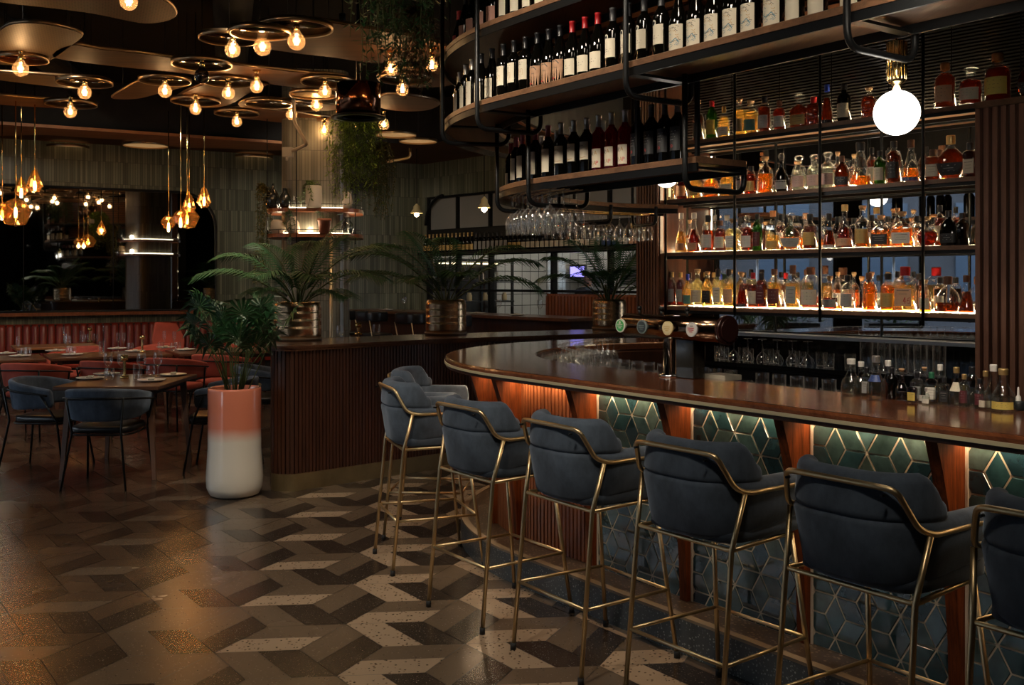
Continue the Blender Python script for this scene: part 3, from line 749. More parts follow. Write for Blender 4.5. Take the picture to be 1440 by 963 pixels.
def fillet(pts, r, n=5):
    P = [Vector(p) for p in pts]; out = [P[0]]
    for i in range(1, len(P)-1):
        a = (P[i-1]-P[i]); b = (P[i+1]-P[i]); q = min(r, a.length*.45, b.length*.45)
        s = P[i]+a.normalized()*q; e = P[i]+b.normalized()*q
        for k in range(n+1): t = k/n; out.append(s*(1-t)**2+P[i]*2*t*(1-t)+e*t*t)
    out.append(P[-1]); return [tuple(p) for p in out]
def make_stool(label, loc, rz):
    t = thing('bar_stool', label, 'bar stool', loc, rz, 'blue velvet bar stools along the counter')
    # seat
    m = M(); cushion(m, .215, .225, .10, .678, .765, cy=.03); m.build('seat', BLUEV, t)
    # tub
    path = arc_path(.216, -.226, .175, .155, 12)
    m = M()
    def sec(i, f):
        w = abs(f-.5)*2      # 0 at the rear, 1 at the arm ends
        lo = .682+.045*w**2; hi = .908
        P = pad_section(.062, lo, hi, .028)
        out = []
        for o, z in P:
            u = (z-lo)/(hi-lo); out.append((o + .012*math.sin(PI*min(1,u*1.05)) - .042*(1-u)**2.4, z))
        return out
    sweep_pad(m, path, sec); m.build('tub_shell', BLUEV, t)
    # upper back roll
    path2 = arc_path(.213, -.227, -.10, .158, 12)[5:-5]
    m = M()
    def sec2(i, f):
        w = abs(f-.5)*2; hi = 1.036-.075*max(0,(w-.78)/.22)**2; lo = .890
        P = pad_section(.060, lo, hi, .028); return [(o+.006-.012*(z-lo)/(hi-lo), z) for o, z in P]
    sweep_pad(m, path2, sec2); m.build('backrest', BLUEV, t)
    # brass rail: arm, diagonal rise, across the back, down and forward
    m = M(); r = .0095
    pts = fillet([(.244,.13,.866),(.248,-.130,.866),(.234,-.186,.885),(.196,-.240,.998),(.12,-.258,1.004),(-.12,-.258,1.004),(-.196,-.240,.998),(-.234,-.186,.885),(-.248,-.130,.866),(-.244,.13,.866)], .028)
    m.tube(pts, r, 10); rail = m.build('arm_rail', BRASS, t)
    for sx in (-1,1): m = M(); m.tube([(sx*.17,-.255,.982),(sx*.17,-.273,.982)], .0045, 8); m.build('screw', BLACKMETAL, rail)
    for sx in (-1,1):
        for sy in (-1,1):
            m = M(); top = .87 if sy < 0 else .872
            if sy < 0: P = [(sx*.250,-.155,.866),(sx*.230,-.200,.675),(sx*.236,-.262,.008)]
            else: P = [(sx*.19,.17,.675),(sx*.236,.255,.008)]
            m.tube(P, .0095, 10); lg = m.build('leg', BRASS, t)
            m = M(); x, y = P[-1][:2]; m.tube([(x,y,.03),(x,y,0)], .013, 10); m.build('foot_cap', RUBBER, lg)
    m = M(); zr = .675
    m.tube(fillet([(.230,-.200,zr),(.19,.17,zr),(-.19,.17,zr),(-.230,-.200,zr),(.230,-.200,zr),(.205,-.03,zr)], .02), .008, 8); m.build('seat_frame', BRASS, t)
    def at(sx, sy, z):
        if sy < 0: a, b = Vector((sx*.230,-.200,.675)), Vector((sx*.236,-.262,.008))
        else: a, b = Vector((sx*.19,.17,.675)), Vector((sx*.236,.255,.008))
        return a.lerp(b, (.675-z)/(.667))
    for A, B in (((-1,-1),(1,-1)),((-1,1),(1,1)),((-1,-1),(-1,1)),((1,-1),(1,1))):
        m = M(); m.tube([at(*A,.29), at(*B,.29)], .0075, 8); m.build('footrest', BRASS, t)
    return t
ang = math.atan2(BN.y, BN.x) - PI/2
c2 = Vector((-.058, 4.934)); SL = ['third from the rounded bar end','fourth from the rounded bar end','fifth from the rounded bar end','sixth from the rounded bar end','cut by the frame edge']
proto = make_stool('blue velvet bar stool with brass rail, '+SL[0], (c2.x,c2.y,0), ang)
for k in range(1,5):
    c = c2 + BD*(0,.712,1.43,2.13,2.76)[k]
    copy_tree(proto, (c.x,c.y,0), ang+(.0,-.02,.02,.0,.03)[k], 'blue velvet bar stool with brass rail, '+SL[k])
copy_tree(proto, (-.475,5.80,0), math.atan2(.33,.94)-PI/2, 'blue velvet bar stool with brass rail, second from the rounded bar end')
copy_tree(proto, (-.505,6.47,0), math.atan2(-.10,.99)-PI/2, 'blue velvet bar stool farthest along, turned in to the rounded bar end')

# ================================================================== HANGING WINE RACK
ZM, ZL, ZT = 2.58, 2.17, 2.99
rack = thing('hanging_wine_rack', 'black steel and timber wine rack hanging over the curved bar in three tiers', 'rack', (.3,5.3,ZL))
def tier(z, o0, o1, s0, s1, caps=True):
    m = M(); bar_sweep(m, s0, s1, [(o0,z-.030),(o0,z-.004),(o0+.006,z),(o1-.006,z),(o1,z-.004),(o1,z-.030)]); sh = inv(m, 'shelf', SHELFB, rack)
    for a, b in ((o0+.004,o0+.016),(o1-.016,o1-.004)):
        m = M(); bar_sweep(m, s0, s1, [(a,z-.068),(a,z-.0305),(b,z-.0305),(b,z-.068)]); m.build('edge_rail', BLACKMETAL, sh)
SHELFB = wood('rack_shelf_wood', (.085,.042,.022), (.20,.10,.05), rough=.4, axis='y')
tier(ZT, -.02, .34, S_END, -3.2); tier(ZM, -.01, .34, S_END, -3.6)
SLE = bhit(978.8, .33)
tier(ZL, .33, .67, SLE, -3.85)
def utube(s, o0, o1, zb, zt, zi=None, r=.0135):
    zi = zt if zi is None else zi
    pts = fillet([bp(o0, s, zt), bp(o0, s, zb), bp(o1, s, zb), bp(o1, s, zi)], .075, 7)
    m = M(); m.tube(pts, r, 10); hg = inv(m, 'hanger', BLACKMETAL, rack)
    zz = zb+.10; a_, b_ = Vector(bp(o0+.045, s, zz)), Vector(bp(o1-.045, s, zz)); c_ = (a_+b_)/2
    if zb > ZL-.2: m = M(); m.box(tuple(c_), ((b_-a_).length, .05, .012), math.atan2((b_-a_).y, (b_-a_).x)); m.build('cross_bar', BLACKMETAL, hg)
for u in (622, 671, 880, 1191):
    utube(bhit(u, -.035), -.035, .375, ZM-.16, CZ-.01, CZ-.01)
utube(bhit(1191,-.035)+1.15, -.035, .375, ZM-.16, CZ-.01, CZ-.01)
for s in (bhit(743,.30), bhit(963,.30)): utube(s, .30, .70, ZL-.15, ZM, ZL-.02)
utube(bhit(699,.31), .31, .70, ZL-.15, ZM, ZL-.02)
for s in (-2.9, -3.55): utube(s, .30, .70, ZL-.15, CZ-.01, ZL-.02)
for s in (SLE-.42, SLE-.012):   # diagonal plates joining tiers
    m = M(); m.box(bp(.35, s, (ZM+ZL)/2), (.018,.018,ZM-ZL), ang); inv(m, 'post', BLACKMETAL, rack)
# slatted timber drum behind the upper tiers
m = M()
for k in range(22):
    z = 2.66+k*.045; bar_sweep(m, S_END, -3.3, [(.42,z),(.42,z+.026),(.45,z+.026),(.45,z)], ds=.12)
tag(m.build('slatted_bulkhead', wood('amber_slat_wood', (.22,.07,.02), (.42,.15,.05), rough=.45, axis='x')), 'curved bulkhead of red-brown horizontal timber slats rising behind the upper wine tiers', 'bulkhead')
m = M(); bar_sweep(m, S_END, -3.3, [(.46,2.66),(.46,CZ-.01),(.50,CZ-.01),(.50,2.66)], ds=.12)
structure(m.build('wall_bulkhead', BLACK))
# under-shelf glass rails
for k, (s0, s1) in enumerate(((bhit(712,.45), bhit(775,.45)), (-2.75,-3.6))):
    pass
# globe pendants
def globe(u, off, z, label, r=.085, back=False):
    s = bhit(u, off, back); p = bp(off, s, 0)
    t = thing('globe_pendant', label, 'pendant lamp', (p[0],p[1],z), 0, 'opal globe pendants')
    m = M(); m.lathe([(0,-r)]+[(r*math.cos(a), r*math.sin(a)) for a in [(-PI/2+PI*i/20) for i in range(1,20)]]+[(0,r)], n=32); m.build('globe', OPAL, t)
    m = M(); m.lathe([(0,r-.004),(.016,r-.002),(.016,r+.02),(.03,r+.03),(.034,r+.04),(.034,r+.185),(.0,r+.187)], n=24); st = m.build('fluted_stem', BRIGHTBRASS, t)
    m = M()
    for i in range(14): a = 2*PI*i/14; m.tube([(.034*math.cos(a),.034*math.sin(a),r+.04),(.034*math.cos(a),.034*math.sin(a),r+.182)], .0045, 6)
    m.build('fluting', BRIGHTBRASS, st)
    m = M(); m.tube([(0,0,r+.18),(0,0,max(r+.2, (ZM-.16-z) if z < 2.25 else .22))], .006, 8); m.build('rod', BRIGHTBRASS, t)
    return t
globe(1261, .36, 2.235, 'glowing white opal globe on a fluted brass stem before the spirit shelves')
g2 = WY(937, 246, 6.9)
t = globe(937, .5, 2.30, 'second opal globe lamp, half hidden under the lower wine tier beside the slatted pier'); t.location = (g2[0]-.0, g2[1], g2[2])
# ================================================================== BOTTLES
BORD = [(0,.004),(.030,.0),(.0365,.004),(.037,.01),(.037,.186),(.0355,.198),(.029,.212),(.019,.224),(.0150,.236),(.0140,.25),(.0140,.288),(.0155,.289),(.0155,.298),(.0,.299)]
BURG = [(0,.004),(.034,.0),(.0400,.004),(.041,.012),(.041,.135),(.038,.158),(.031,.184),(.023,.210),(.0165,.236),(.0145,.255),(.0140,.288),(.0155,.289),(.0155,.298),(.0,.299)]
CHAM = [(0,.004),(.036,.0),(.043,.004),(.044,.014),(.044,.135),(.040,.165),(.031,.195),(.021,.225),(.016,.25),(.0145,.285),(.017,.288),(.017,.312),(.012,.318),(.0,.319)]
LBLC = pm('label_cream', (.60,.54,.42), rough=.7); LBLW = pm('label_white', (.66,.63,.56), rough=.65)
LBLBLK = pm('label_black', (.014,.015,.017), rough=.5); LBLPINK = pm('label_blush', (.50,.26,.20), rough=.7)
LBLRED = pm('label_red', (.40,.012,.018), rough=.6); INK = pm('label_ink', (.09,.08,.07), rough=.7); INKR = pm('label_red_ink', (.45,.03,.03), rough=.7)
INKG = pm('label_silver_ink', (.42,.42,.40), rough=.5); INKB = pm('label_blue_ink', (.12,.24,.30), rough=.7); INKO = pm('label_ochre_ink', (.42,.25,.09), rough=.7)
SEPIA = pm('label_sepia_skin', (.42,.24,.14), rough=.7, var=.2, vscale=30)
CAPBLK = pm('capsule_black', (.010,.010,.012), rough=.35); CAPRED = pm('capsule_red', (.36,.012,.016), rough=.35)
CAPPINK = pm('capsule_rose', (.42,.10,.13), rough=.35, metal=.3); CAPSIL = pm('capsule_silver', (.50,.47,.44), rough=.3, metal=.8)
CAPGOLD = pm('capsule_gold', (.62,.42,.17), rough=.34, metal=.8); CAPGREY = pm('capsule_charcoal', (.045,.045,.05), rough=.4)
REDGL = glass('red_wine_glass', (.35,.01,.02), ior=1.5, body=.45, bodycol=(.22,.004,.012))
GREENGL = glass('green_bottle_glass', (.10,.22,.05), ior=1.5, body=.25, bodycol=(.03,.08,.015))

def rad_at(prof, z):
    for (r0,z0),(r1,z1) in zip(prof, prof[1:]):
        if z0 <= z <= z1 and z1 > z0: return r0+(r1-r0)*(z-z0)/(z1-z0)
    return prof[-1][0]
def patch(m, prof, z0, z1, half, mi=0, lift=.0005, pw=2.0, sy=1.0, ctr=-PI/2, n=12, nz=1):
    """label: a piece of skin over the bottle wall facing -y"""
    P = [(rad_at(prof, z0+(z1-z0)*i/nz)+lift, z0+(z1-z0)*i/nz) for i in range(nz+1)]
    m.lathe(P, n=n, mi=mi, pw=pw, sy=sy, a0=ctr-half, a1=ctr+half, smooth=True)
def stroke(m, prof, segs, x0, z0, w, h, mi, th=.0016, pw=2.0, sy=1.0, lift=.0011):
    """draw poly-strokes (unit box) on the wall; x in metres along the surface"""
    def pt(x, z):
        X = x0+x*w; Z = z0+z*h; r = rad_at(prof, Z)+lift; a = -PI/2+X/r
        q = 1 if pw == 2 else (abs(math.cos(a))**pw+abs(math.sin(a))**pw)**(-1/pw)
        return Vector((r*q*math.cos(a), r*q*math.sin(a)*sy, Z))
    for pl in segs:
        for a, b in zip(pl, pl[1:]):
            n = 2; 
            for i in range(n):
                p = pt(a[0]+(b[0]-a[0])*i/n, a[1]+(b[1]-a[1])*i/n); q = pt(a[0]+(b[0]-a[0])*(i+1)/n, a[1]+(b[1]-a[1])*(i+1)/n)
                d = (q-p); 
                if d.length < 1e-7: continue
                d = d.normalized(); nn = Vector((p.x, p.y, 0)).normalized(); s_ = d.cross(nn)*th/2
                m.add([p+s_, q+s_, q-s_, p-s_], [(0,1,2,3)], mi)
GL = {'A': [[(0,0),(.5,1),(1,0)],[(.2,.35),(.8,.35)]], 'R': [[(0,0),(0,1),(.8,.9),(.8,.6),(0,.5),(.9,0)]], '4': [[(.7,0),(.7,1),(0,.35),(1,.35)]],
      '6': [[(.9,.95),(.3,.8),(0,.3),(.3,0),(.8,.05),(.95,.35),(.6,.55),(.1,.45)]], 'P': [[(0,0),(0,1),(.8,.9),(.8,.6),(0,.5)]]}
def lines(m, prof, z0, z1, w, mi, n=3, **k):
    for i in range(n):
        z = z1-(z1-z0)*(i+.5)/n; ww = w*(1,.7,.85,.5)[i%4]
        stroke(m, prof, [[(0,0),(1,0)]], -ww/2, z, ww, .01, mi, th=.0018 if i else .0032, **k)
def wine(kind, label, loc, rz, group, style):
    """style -> capsule and label design"""
    prof = {'bord': BORD, 'burg': BURG}[kind]
    key = (kind, style)
    if key not in WCACHE:
        gm = {'rose': REDGL}.get(style, WINEGL)
        b = M(); b.lathe(prof, n=18)
        body = b.mesh('wine_bottle', gm)
        cap = M(); z0 = .236 if kind == 'bord' else .243
        cap.lathe([(rad_at(prof, z0)+.0008, z0),(rad_at(prof,.262)+.0008,.262),(.0150,.288),(.0165,.289),(.0165,.2995),(0,.3)], n=16)
        cm = {'cream_silver':CAPSIL,'rose':CAPSIL,'redcap':CAPRED,'face':CAPBLK,'pinkcap':CAPPINK,'redlabel':CAPRED,'medal':CAPGREY,'mural':CAPBLK,'blush':CAPBLK,'castle':CAPBLK,'blacklabel':CAPGREY,'dots':CAPSIL,'tallwhite':CAPBLK,'cream':CAPBLK,'script':CAPBLK}[style]
        capm = cap.mesh('capsule', cm)
        l = M(); h = 1.15
        mats = [LBLC, INK, INKR, INKG, INKB, INKO, SEPIA]
        if style in ('cream_silver',): patch(l, prof, .072, .168, h); lines(l, prof, .12, .155, .03, 1, 2); stroke(l, prof, [[(0,.1),(.3,.5),(.6,.2),(1,.4)]], -.03, .078, .06, .02, 5, th=.003)
        elif style == 'rose':
            patch(l, prof, .02, .12, h)
            for (ch, x, z, mi) in (('A',-.026,.088,1),('R',-.010,.084,1),('P',-.028,.032,2),('A',.010,.088,5),('R',-.018,.034,1),('A',.004,.036,5),('P',.020,.034,2)): stroke(l, prof, GL[ch], x, z, .013, .020, mi, th=.0030)
        elif style == 'redcap': patch(l, prof, .028, .108, h); lines(l, prof, .055, .08, .05, 1, 2)
        elif style == 'cream' : patch(l, prof, .03, .12, h); lines(l, prof, .07, .10, .04, 1, 3)
        elif style == 'pinkcap': patch(l, prof, .035, .165, h); lines(l, prof, .13, .15, .035, 1, 2)
        elif style == 'castle': patch(l, prof, .07, .175, h); lines(l, prof, .145, .165, .04, 1, 2); stroke(l, prof, [[(0,0),(0,.6),(.2,.6),(.2,.9),(.4,.9),(.4,.5),(.7,.5),(.7,1),(1,1),(1,0),(0,0)]], -.02, .095, .04, .03, 5, th=.002)
        elif style == 'script': patch(l, prof, .025, .13, h); stroke(l, prof, [[(0,.2),(.2,.8),(.35,.1),(.55,.7),(.7,.2),(1,.6)]], -.022, .075, .045, .02, 1, th=.0018)
        elif style == 'medal':
            patch(l, prof, .062, .150, h); lines(l, prof, .085, .105, .045, 1, 2)
            c = M()
            for rr, mi in ((.011,0),(.0085,3)): stroke(l, prof, [[(.5+.5*math.cos(a*PI/6), .5+.5*math.sin(a*PI/6)) for a in range(13)]], -.004-rr, .158-rr, 2*rr, 2*rr, mi, th=.0065 if rr > .01 else .002, lift=.0012 if rr > .01 else .0018)
        elif style == 'mural':
            patch(l, prof, .012, .128, 1.25)
            rnd = random.Random(5)
            for q in range(26):
                x, z = rnd.uniform(-.036,.030), rnd.uniform(.02,.115); mi = rnd.choice((4,4,4,1,5,3)) if z < .08 else rnd.choice((4,1,5))
                stroke(l, prof, [[(0,rnd.random()),(.4,rnd.random()),(.8,rnd.random()),(1,rnd.random())]], x, z, .016, .010, mi, th=.0018)
            stroke(l, prof, [[(0,0),(.3,.5),(.5,.3),(.8,.9),(1,.2)]], -.036, .04, .07, .03, 4, th=.004)
        elif style == 'face':
            patch(l, prof, .004, .122, 1.3, mi=6)
            stroke(l, prof, [[(0,0),(.25,.5),(.5,.55),(.8,.3)]], -.022, .080, .016, .006, 1, th=.0022); stroke(l, prof, [[(0,.2),(.3,.5),(.6,.5),(1,0)]], .006, .080, .016, .006, 1, th=.0022)
            stroke(l, prof, [[(.1,1),(.0,.3),(.6,0)]], -.001, .045, .008, .03, 1, th=.0016); stroke(l, prof, [[(0,.5),(.3,.8),(.5,.6),(.7,.8),(1,.5),(.5,.1),(0,.5)]], -.012, .026, .024, .01, 2, th=.0024)
            stroke(l, prof, [[(0,0),(.1,.6),(.3,1),(.8,1),(1,.5)]], -.036, .085, .07, .03, 1, th=.005)
        elif style == 'blacklabel':
            mats[0] = LBLBLK; patch(l, prof, .05, .165, h, lift=.001); lines(l, prof, .095, .15, .045, 3, 4, lift=.0018)
            stroke(l, prof, [[(.5+.5*math.cos(a*PI/4), .5+.5*math.sin(a*PI/4)) for a in range(9)]], -.006, .066, .012, .012, 2, th=.003, lift=.0018)
        elif style == 'redlabel': mats[0] = LBLRED; patch(l, prof, .02, .14, h); lines(l, prof, .06, .11, .05, 3, 3)
        elif style == 'blush': mats[0] = LBLPINK; patch(l, prof, .012, .115, 1.25); lines(l, prof, .04, .10, .05, 1, 3)
        elif style == 'dots':
            patch(l, prof, .02, .165, h)
            for q in range(5): stroke(l, prof, [[(0,0),(1,0)]], (-.02,.0,.014,-.012,.008)[q], (.05,.07,.10,.12,.145)[q], .006, .01, 1, th=.006)
        elif style == 'tallwhite': patch(l, prof, .012, .17, 1.3); lines(l, prof, .1, .13, .03, 1, 2)
        WCACHE[key] = (body, capm, l.mesh('label', mats))
    body, cap, lab = WCACHE[key]
    o = link(body, 'wine_bottle', None, loc, rz); tag(o, label, 'wine bottle', group)
    link(cap, 'capsule', o); link(lab, 'label', o)
    return o
WCACHE = {}
FACE = math.atan2(BN.y, BN.x)-PI/2        # -y of the bottle looks at the aisle
WD = {'dots':'dark bottle with dotted white label and silver cap','redlabel':'dark bottle with wraparound red label','blush':'dark bottle with blush pink illustrated label','cream':'dark bottle with short cream label',
      'script':'sloping-shouldered bottle with cream script label','castle':'dark bottle with cream engraved label','face':'dark bottle with sepia portrait label','redcap':'bottle with red capsule and low cream label',
      'medal':'tall dark bottle with cream label and round medal','mural':'broad bottle with blue-grey illustrated label','tallwhite':'dark bottle with tall plain white label','pinkcap':'bottle with rose capsule and tall cream label',
      'cream_silver':'bottle with silver capsule and square cream label','rose':'red glass bottle with silver cap and lettered label','blacklabel':'black bottle with black label in silver print'}
TN = {'top':'top tier of the hanging rack','mid':'middle tier of the hanging rack','low':'lower tier of the hanging rack'}
def stand(tier_, z, off, items):
    n = 0
    for u, kind, style in items:
        n += 1
        s = bhit(u, off); p = bp(off, s, z+.0005); a = bang(s)
        fc = a+PI/2 if s < 0 else FACE
        wine(kind, '%s, %s from the curved end, %s' % (WD[style], od(n), {'top':'top','mid':'middle','low':'lower'}[tier_]+' tier'), p, fc+random.uniform(-.12,.12)-.12, 'wine bottles on the '+TN[tier_], style)
stand('mid', ZM, .09, [(631,'bord','dots'),(639,'bord','dots'),(647,'bord','dots'),(655,'bord','dots'),(664,'bord','dots'),(677,'burg','script'),(692,'burg','script'),(708,'bord','castle'),(723,'bord','castle'),(739,'bord','castle'),
      (756,'burg','face'),(772,'burg','face'),(788,'burg','face'),(805,'burg','redcap'),(823,'burg','redcap'),(841,'burg','redcap'),(862,'bord','medal'),(884,'bord','medal'),(906,'bord','medal'),(930,'bord','medal'),
      (954,'burg','mural'),(979,'burg','mural'),(1004,'burg','mural'),(1030,'burg','mural'),(1056,'burg','mural'),(1088,'burg','mural'),(1118,'bord','tallwhite'),(1150,'bord','tallwhite'),(1196,'bord','tallwhite'),(1232,'bord','cream'),(1272,'bord','cream')])
stand('top', ZT, .09, [(628,'burg','redlabel'),(636,'burg','blush'),(645,'burg','blush'),(655,'burg','blush'),(665,'burg','blush'),(679,'burg','blush'),(694,'burg','blush'),(711,'bord','pinkcap'),(727,'bord','pinkcap'),(744,'bord','pinkcap'),(762,'bord','cream'),(780,'bord','cream')])
stand('low', ZL, .42, [(703,'bord','redcap'),(709,'bord','redcap'),(717,'bord','pinkcap'),(726,'bord','pinkcap'),(735,'bord','pinkcap'),(753,'bord','pinkcap'),(771,'bord','pinkcap'),(789,'bord','cream_silver'),(807,'bord','cream_silver'),(825,'bord','cream_silver'),
      (842,'bord','rose'),(860,'bord','rose'),(879,'bord','rose'),(897,'bord','blacklabel'),(916,'bord','blacklabel'),(935,'bord','blacklabel'),(953,'bord','blacklabel')])
# second row on the middle and lower tier
for nm, z, off, us, st in (('middle', ZM, .235, (637,650,666,684,703,722,742,763,784,806), 'cream'), ('lower', ZL, .56, (722,742,762,783,804,826,848), 'cream_silver')):
    for n, u in enumerate(us):
        s = bhit(u, off); p = bp(off, s, z+.0005)
        wine('bord', 'dark wine bottle in the rear row of the %s tier, %s from the curved end' % (nm, od(n+1)), p, (bang(s)+PI/2 if s < 0 else FACE), 'rear row wine bottles on the rack', st)

# ------------------------------------------------------------------ spirits
def P_(*a): return list(a)
SHAPES = {
 'round':  ([(0,.004),(.034,0),(.039,.005),(.039,.165),(.036,.182),(.026,.197),(.0155,.208),(.014,.222),(.014,.255),(.016,.256),(.016,.262),(0,.262)], 2, 1),
 'tall':   ([(0,.004),(.033,0),(.0375,.005),(.0375,.19),(.034,.208),(.022,.226),(.0145,.238),(.0135,.28),(.0155,.281),(.0155,.288),(0,.288)], 2, 1),
 'square': ([(0,.004),(.036,0),(.040,.005),(.041,.150),(.038,.168),(.024,.180),(.015,.186),(.0145,.215),(.018,.216),(.018,.222),(0,.222)], 6, .72),
 'broad':  ([(0,.004),(.050,0),(.056,.006),(.057,.115),(.053,.140),(.036,.160),(.020,.170),(.0155,.180),(.015,.205),(.018,.206),(.018,.212),(0,.212)], 5, .5),
 'flask':  ([(0,.004),(.045,0),(.051,.008),(.054,.06),(.053,.115),(.045,.146),(.028,.170),(.017,.184),(.0145,.195),(.0145,.222),(.017,.223),(.017,.23),(0,.23)], 2.6, .6),
 'cone':   ([(0,.004),(.050,0),(.054,.006),(.050,.04),(.038,.10),(.026,.15),(.019,.185),(.0155,.205),(.0155,.232),(.019,.233),(.019,.242),(0,.242)], 2, .9),
 'fan':    ([(0,.006),(.030,0),(.040,.008),(.060,.05),(.068,.085),(.060,.120),(.038,.150),(.020,.168),(.0145,.180),(.0145,.215),(.018,.216),(.018,.224),(0,.224)], 2.2, .45),
 'globe':  ([(0,.004),(.040,0),(.050,.006),(.061,.035),(.064,.065),(.058,.100),(.040,.128),(.024,.142),(.017,.155),(.016,.185),(.020,.186),(.020,.193),(0,.193)], 2, .8),
 'bell':   ([(0,.004),(.035,0),(.040,.005),(.043,.03),(.042,.14),(.041,.165),(.034,.190),(.022,.205),(.016,.214),(.0155,.235),(.018,.236),(.018,.244),(0,.244)], 2, 1),
 'longneck': ([(0,.004),(.036,0),(.041,.005),(.040,.10),(.036,.125),(.026,.155),(.018,.185),(.0145,.21),(.0135,.29),(.0155,.291),(.0155,.298),(0,.298)], 2, 1),
}
LIQ = {}
def liquid(n):
    c = {'amber':((.95,.48,.12),(.9,.36,.07)), 'gold':((1,.76,.34),(.95,.58,.18)), 'brown':((.42,.13,.035),(.24,.065,.016)), 'red':((.46,.10,.035),(.30,.045,.015)), 'dark':((.22,.05,.02),(.10,.02,.01)),
         'blush':((1,.50,.42),(.85,.34,.26)), 'clear':((.96,.97,.93),(.7,.7,.62)), 'straw':((1,.90,.58),(.9,.78,.4))}[n]
    return glass('liquid_'+n, c[0], ior=1.34, body=.17 if n not in ('clear','dark') else .06, bodycol=[x*.62 for x in c[1]], edge=.55)
CAPM = {'cork': pm('cork_stopper', (.40,.24,.12), rough=.8), 'black': CAPBLK, 'gold': CAPGOLD, 'red': CAPRED, 'silver': CAPSIL, 'blue': pm('cap_blue', (.02,.05,.36), rough=.4), 'teal': pm('cap_teal', (.05,.24,.2), rough=.5),
        'copper': pm('cap_copper', (.60,.26,.10), rough=.35, metal=.7), 'brown': pm('cap_brown', (.10,.04,.02), rough=.5), 'glass': CLEARB, 'white': pm('cap_white', (.6,.58,.54), rough=.5), 'green': pm('cap_green', (.02,.12,.06), rough=.4)}
LABM = {'cream': LBLC, 'white': LBLW, 'black': LBLBLK, 'pink': pm('label_pale_pink', (.62,.42,.36), rough=.7), 'teal': pm('label_teal', (.10,.28,.26), rough=.6), 'gold': pm('label_gold', (.50,.34,.12), rough=.45, metal=.4),
        'maroon': pm('label_maroon', (.09,.015,.02), rough=.6), 'blue': pm('label_blue', (.03,.06,.20), rough=.5), 'grey': pm('label_grey', (.30,.30,.29), rough=.6), 'yellow': pm('label_yellow', (.58,.44,.10), rough=.6), 'peach': pm('label_peach', (.62,.36,.22), rough=.7)}
SC = {}
def spirit(shape, liq, fill, lab, cap, scale=1.0, gl='clear', text=None, lz=None):
    """returns meshes (body, liquid, label, cap)"""
    key = (shape, liq, fill, lab, cap, gl, text, lz)
    if key in SC: return SC[key]
    prof, pw, sy = SHAPES[shape]
    gm = {'clear': CLEARB, 'green': GREENGL, 'dark': WINEGL}[gl]
    b = M(); b.lathe(prof, n=24, pw=pw, sy=sy); body = b.mesh('spirit_bottle', gm)
    H = prof[-1][1]; zs = [p for p in prof if .002 < p[1] < H*fill]
    lm = None
    if liq:
        q = M(); zt = H*fill; P = [(0,.007),(prof[2][0]*.93,.008)]+[(r*.93, z) for r, z in prof[3:] if z < zt]+[(rad_at(prof, zt)*.93, zt),(0,zt)]
        q.lathe(P, n=20, pw=pw, sy=sy*.98); lm = q.mesh('liquid', liquid(liq))
    ll = None
    if lab:
        zsh = [z for r, z in prof if r > prof[3][0]*.9][-1]
        a, c = lz or (.18, .72); z0, z1 = zsh*a, zsh*c
        l = M(); half = 1.05 if pw < 3 else .72
        ctr = -PI/2
        patch(l, prof, z0, z1, half, pw=pw, sy=sy, n=14, nz=3, lift=.0006)
        ink = 3 if lab in ('black','maroon','blue') else 1
        w = prof[3][0]*1.1
        if text: 
            for ci, ch in enumerate(text): stroke(l, prof, GL[ch], .002+ci*.014, z0+(z1-z0)*.15, .011, (z1-z0)*.35, 2, th=.0026, pw=pw, sy=sy)
            lines(l, prof, z0+(z1-z0)*.6, z1*.97, w, 1, 2, pw=pw, sy=sy)
        else: lines(l, prof, z0+(z1-z0)*.25, z1-(z1-z0)*.1, w, ink, 3, pw=pw, sy=sy)
        ll = l.mesh('label', [LABM[lab], INK, INKR, INKG])
    c = M(); r = prof[-2][0]
    if cap == 'glass': c.lathe([(r*.7,H),(r*.8,H+.006),(r*1.5,H+.018),(r*1.6,H+.03),(r*.9,H+.044),(0,H+.046)], n=16)
    elif cap == 'cork': c.lathe([(r*.8,H-.001),(r*.85,H+.012),(r*1.15,H+.013),(r*1.15,H+.034),(0,H+.035)], n=16)
    else: c.lathe([(r*1.08,H-.036),(r*1.12,H-.002),(r*1.12,H+.004),(r*1.02,H+.010),(0,H+.011)], n=16)
    SC[key] = (body, lm, ll, c.mesh('stopper' if cap in ('glass','cork') else 'cap', CAPM[cap]))
    return SC[key]
LQW = {'amber':'amber','gold':'golden','brown':'brown','red':'reddish','dark':'dark','blush':'blush pink','clear':'clear','straw':'straw-coloured',None:'empty-looking'}
SHW = {'round':'round','tall':'tall','square':'square-shouldered','broad':'broad flat','flask':'rounded flask','cone':'conical','fan':'fan-shaped','globe':'globe-shaped','bell':'bell-shouldered','longneck':'long-necked'}
def put_spirit(spec, loc, rz, sc, where, group):
    shape, liq, fill, lab, cap = spec[:5]; kw = spec[5] if len(spec) > 5 else {}
    body, lm, ll, cm = spirit(shape, liq, fill, lab, cap, **kw)
    o = link(body, 'spirit_bottle', None, loc, rz); o.scale = (sc[0], sc[0], sc[1])
    g = kw.get('gl', 'clear')
    d = {'clear':'', 'green':'green glass ', 'dark':'black glass '}[g]
    capw = {'cork':'cork stopper','glass':'glass stopper'}.get(cap, cap+' cap')
    t = '%s %s%s bottle, %s%s, %s' % (SHW[shape], d, (LQW[liq]) if g == 'clear' else 'spirit', (lab+' label, ') if lab else '', capw, where)
    tag(o, t, 'spirit bottle', group)
    if lm: link(lm, 'liquid', o)
    if ll: link(ll, 'label', o)
    link(cm, 'stopper' if cap in ('glass','cork') else 'cap', o)
    return o
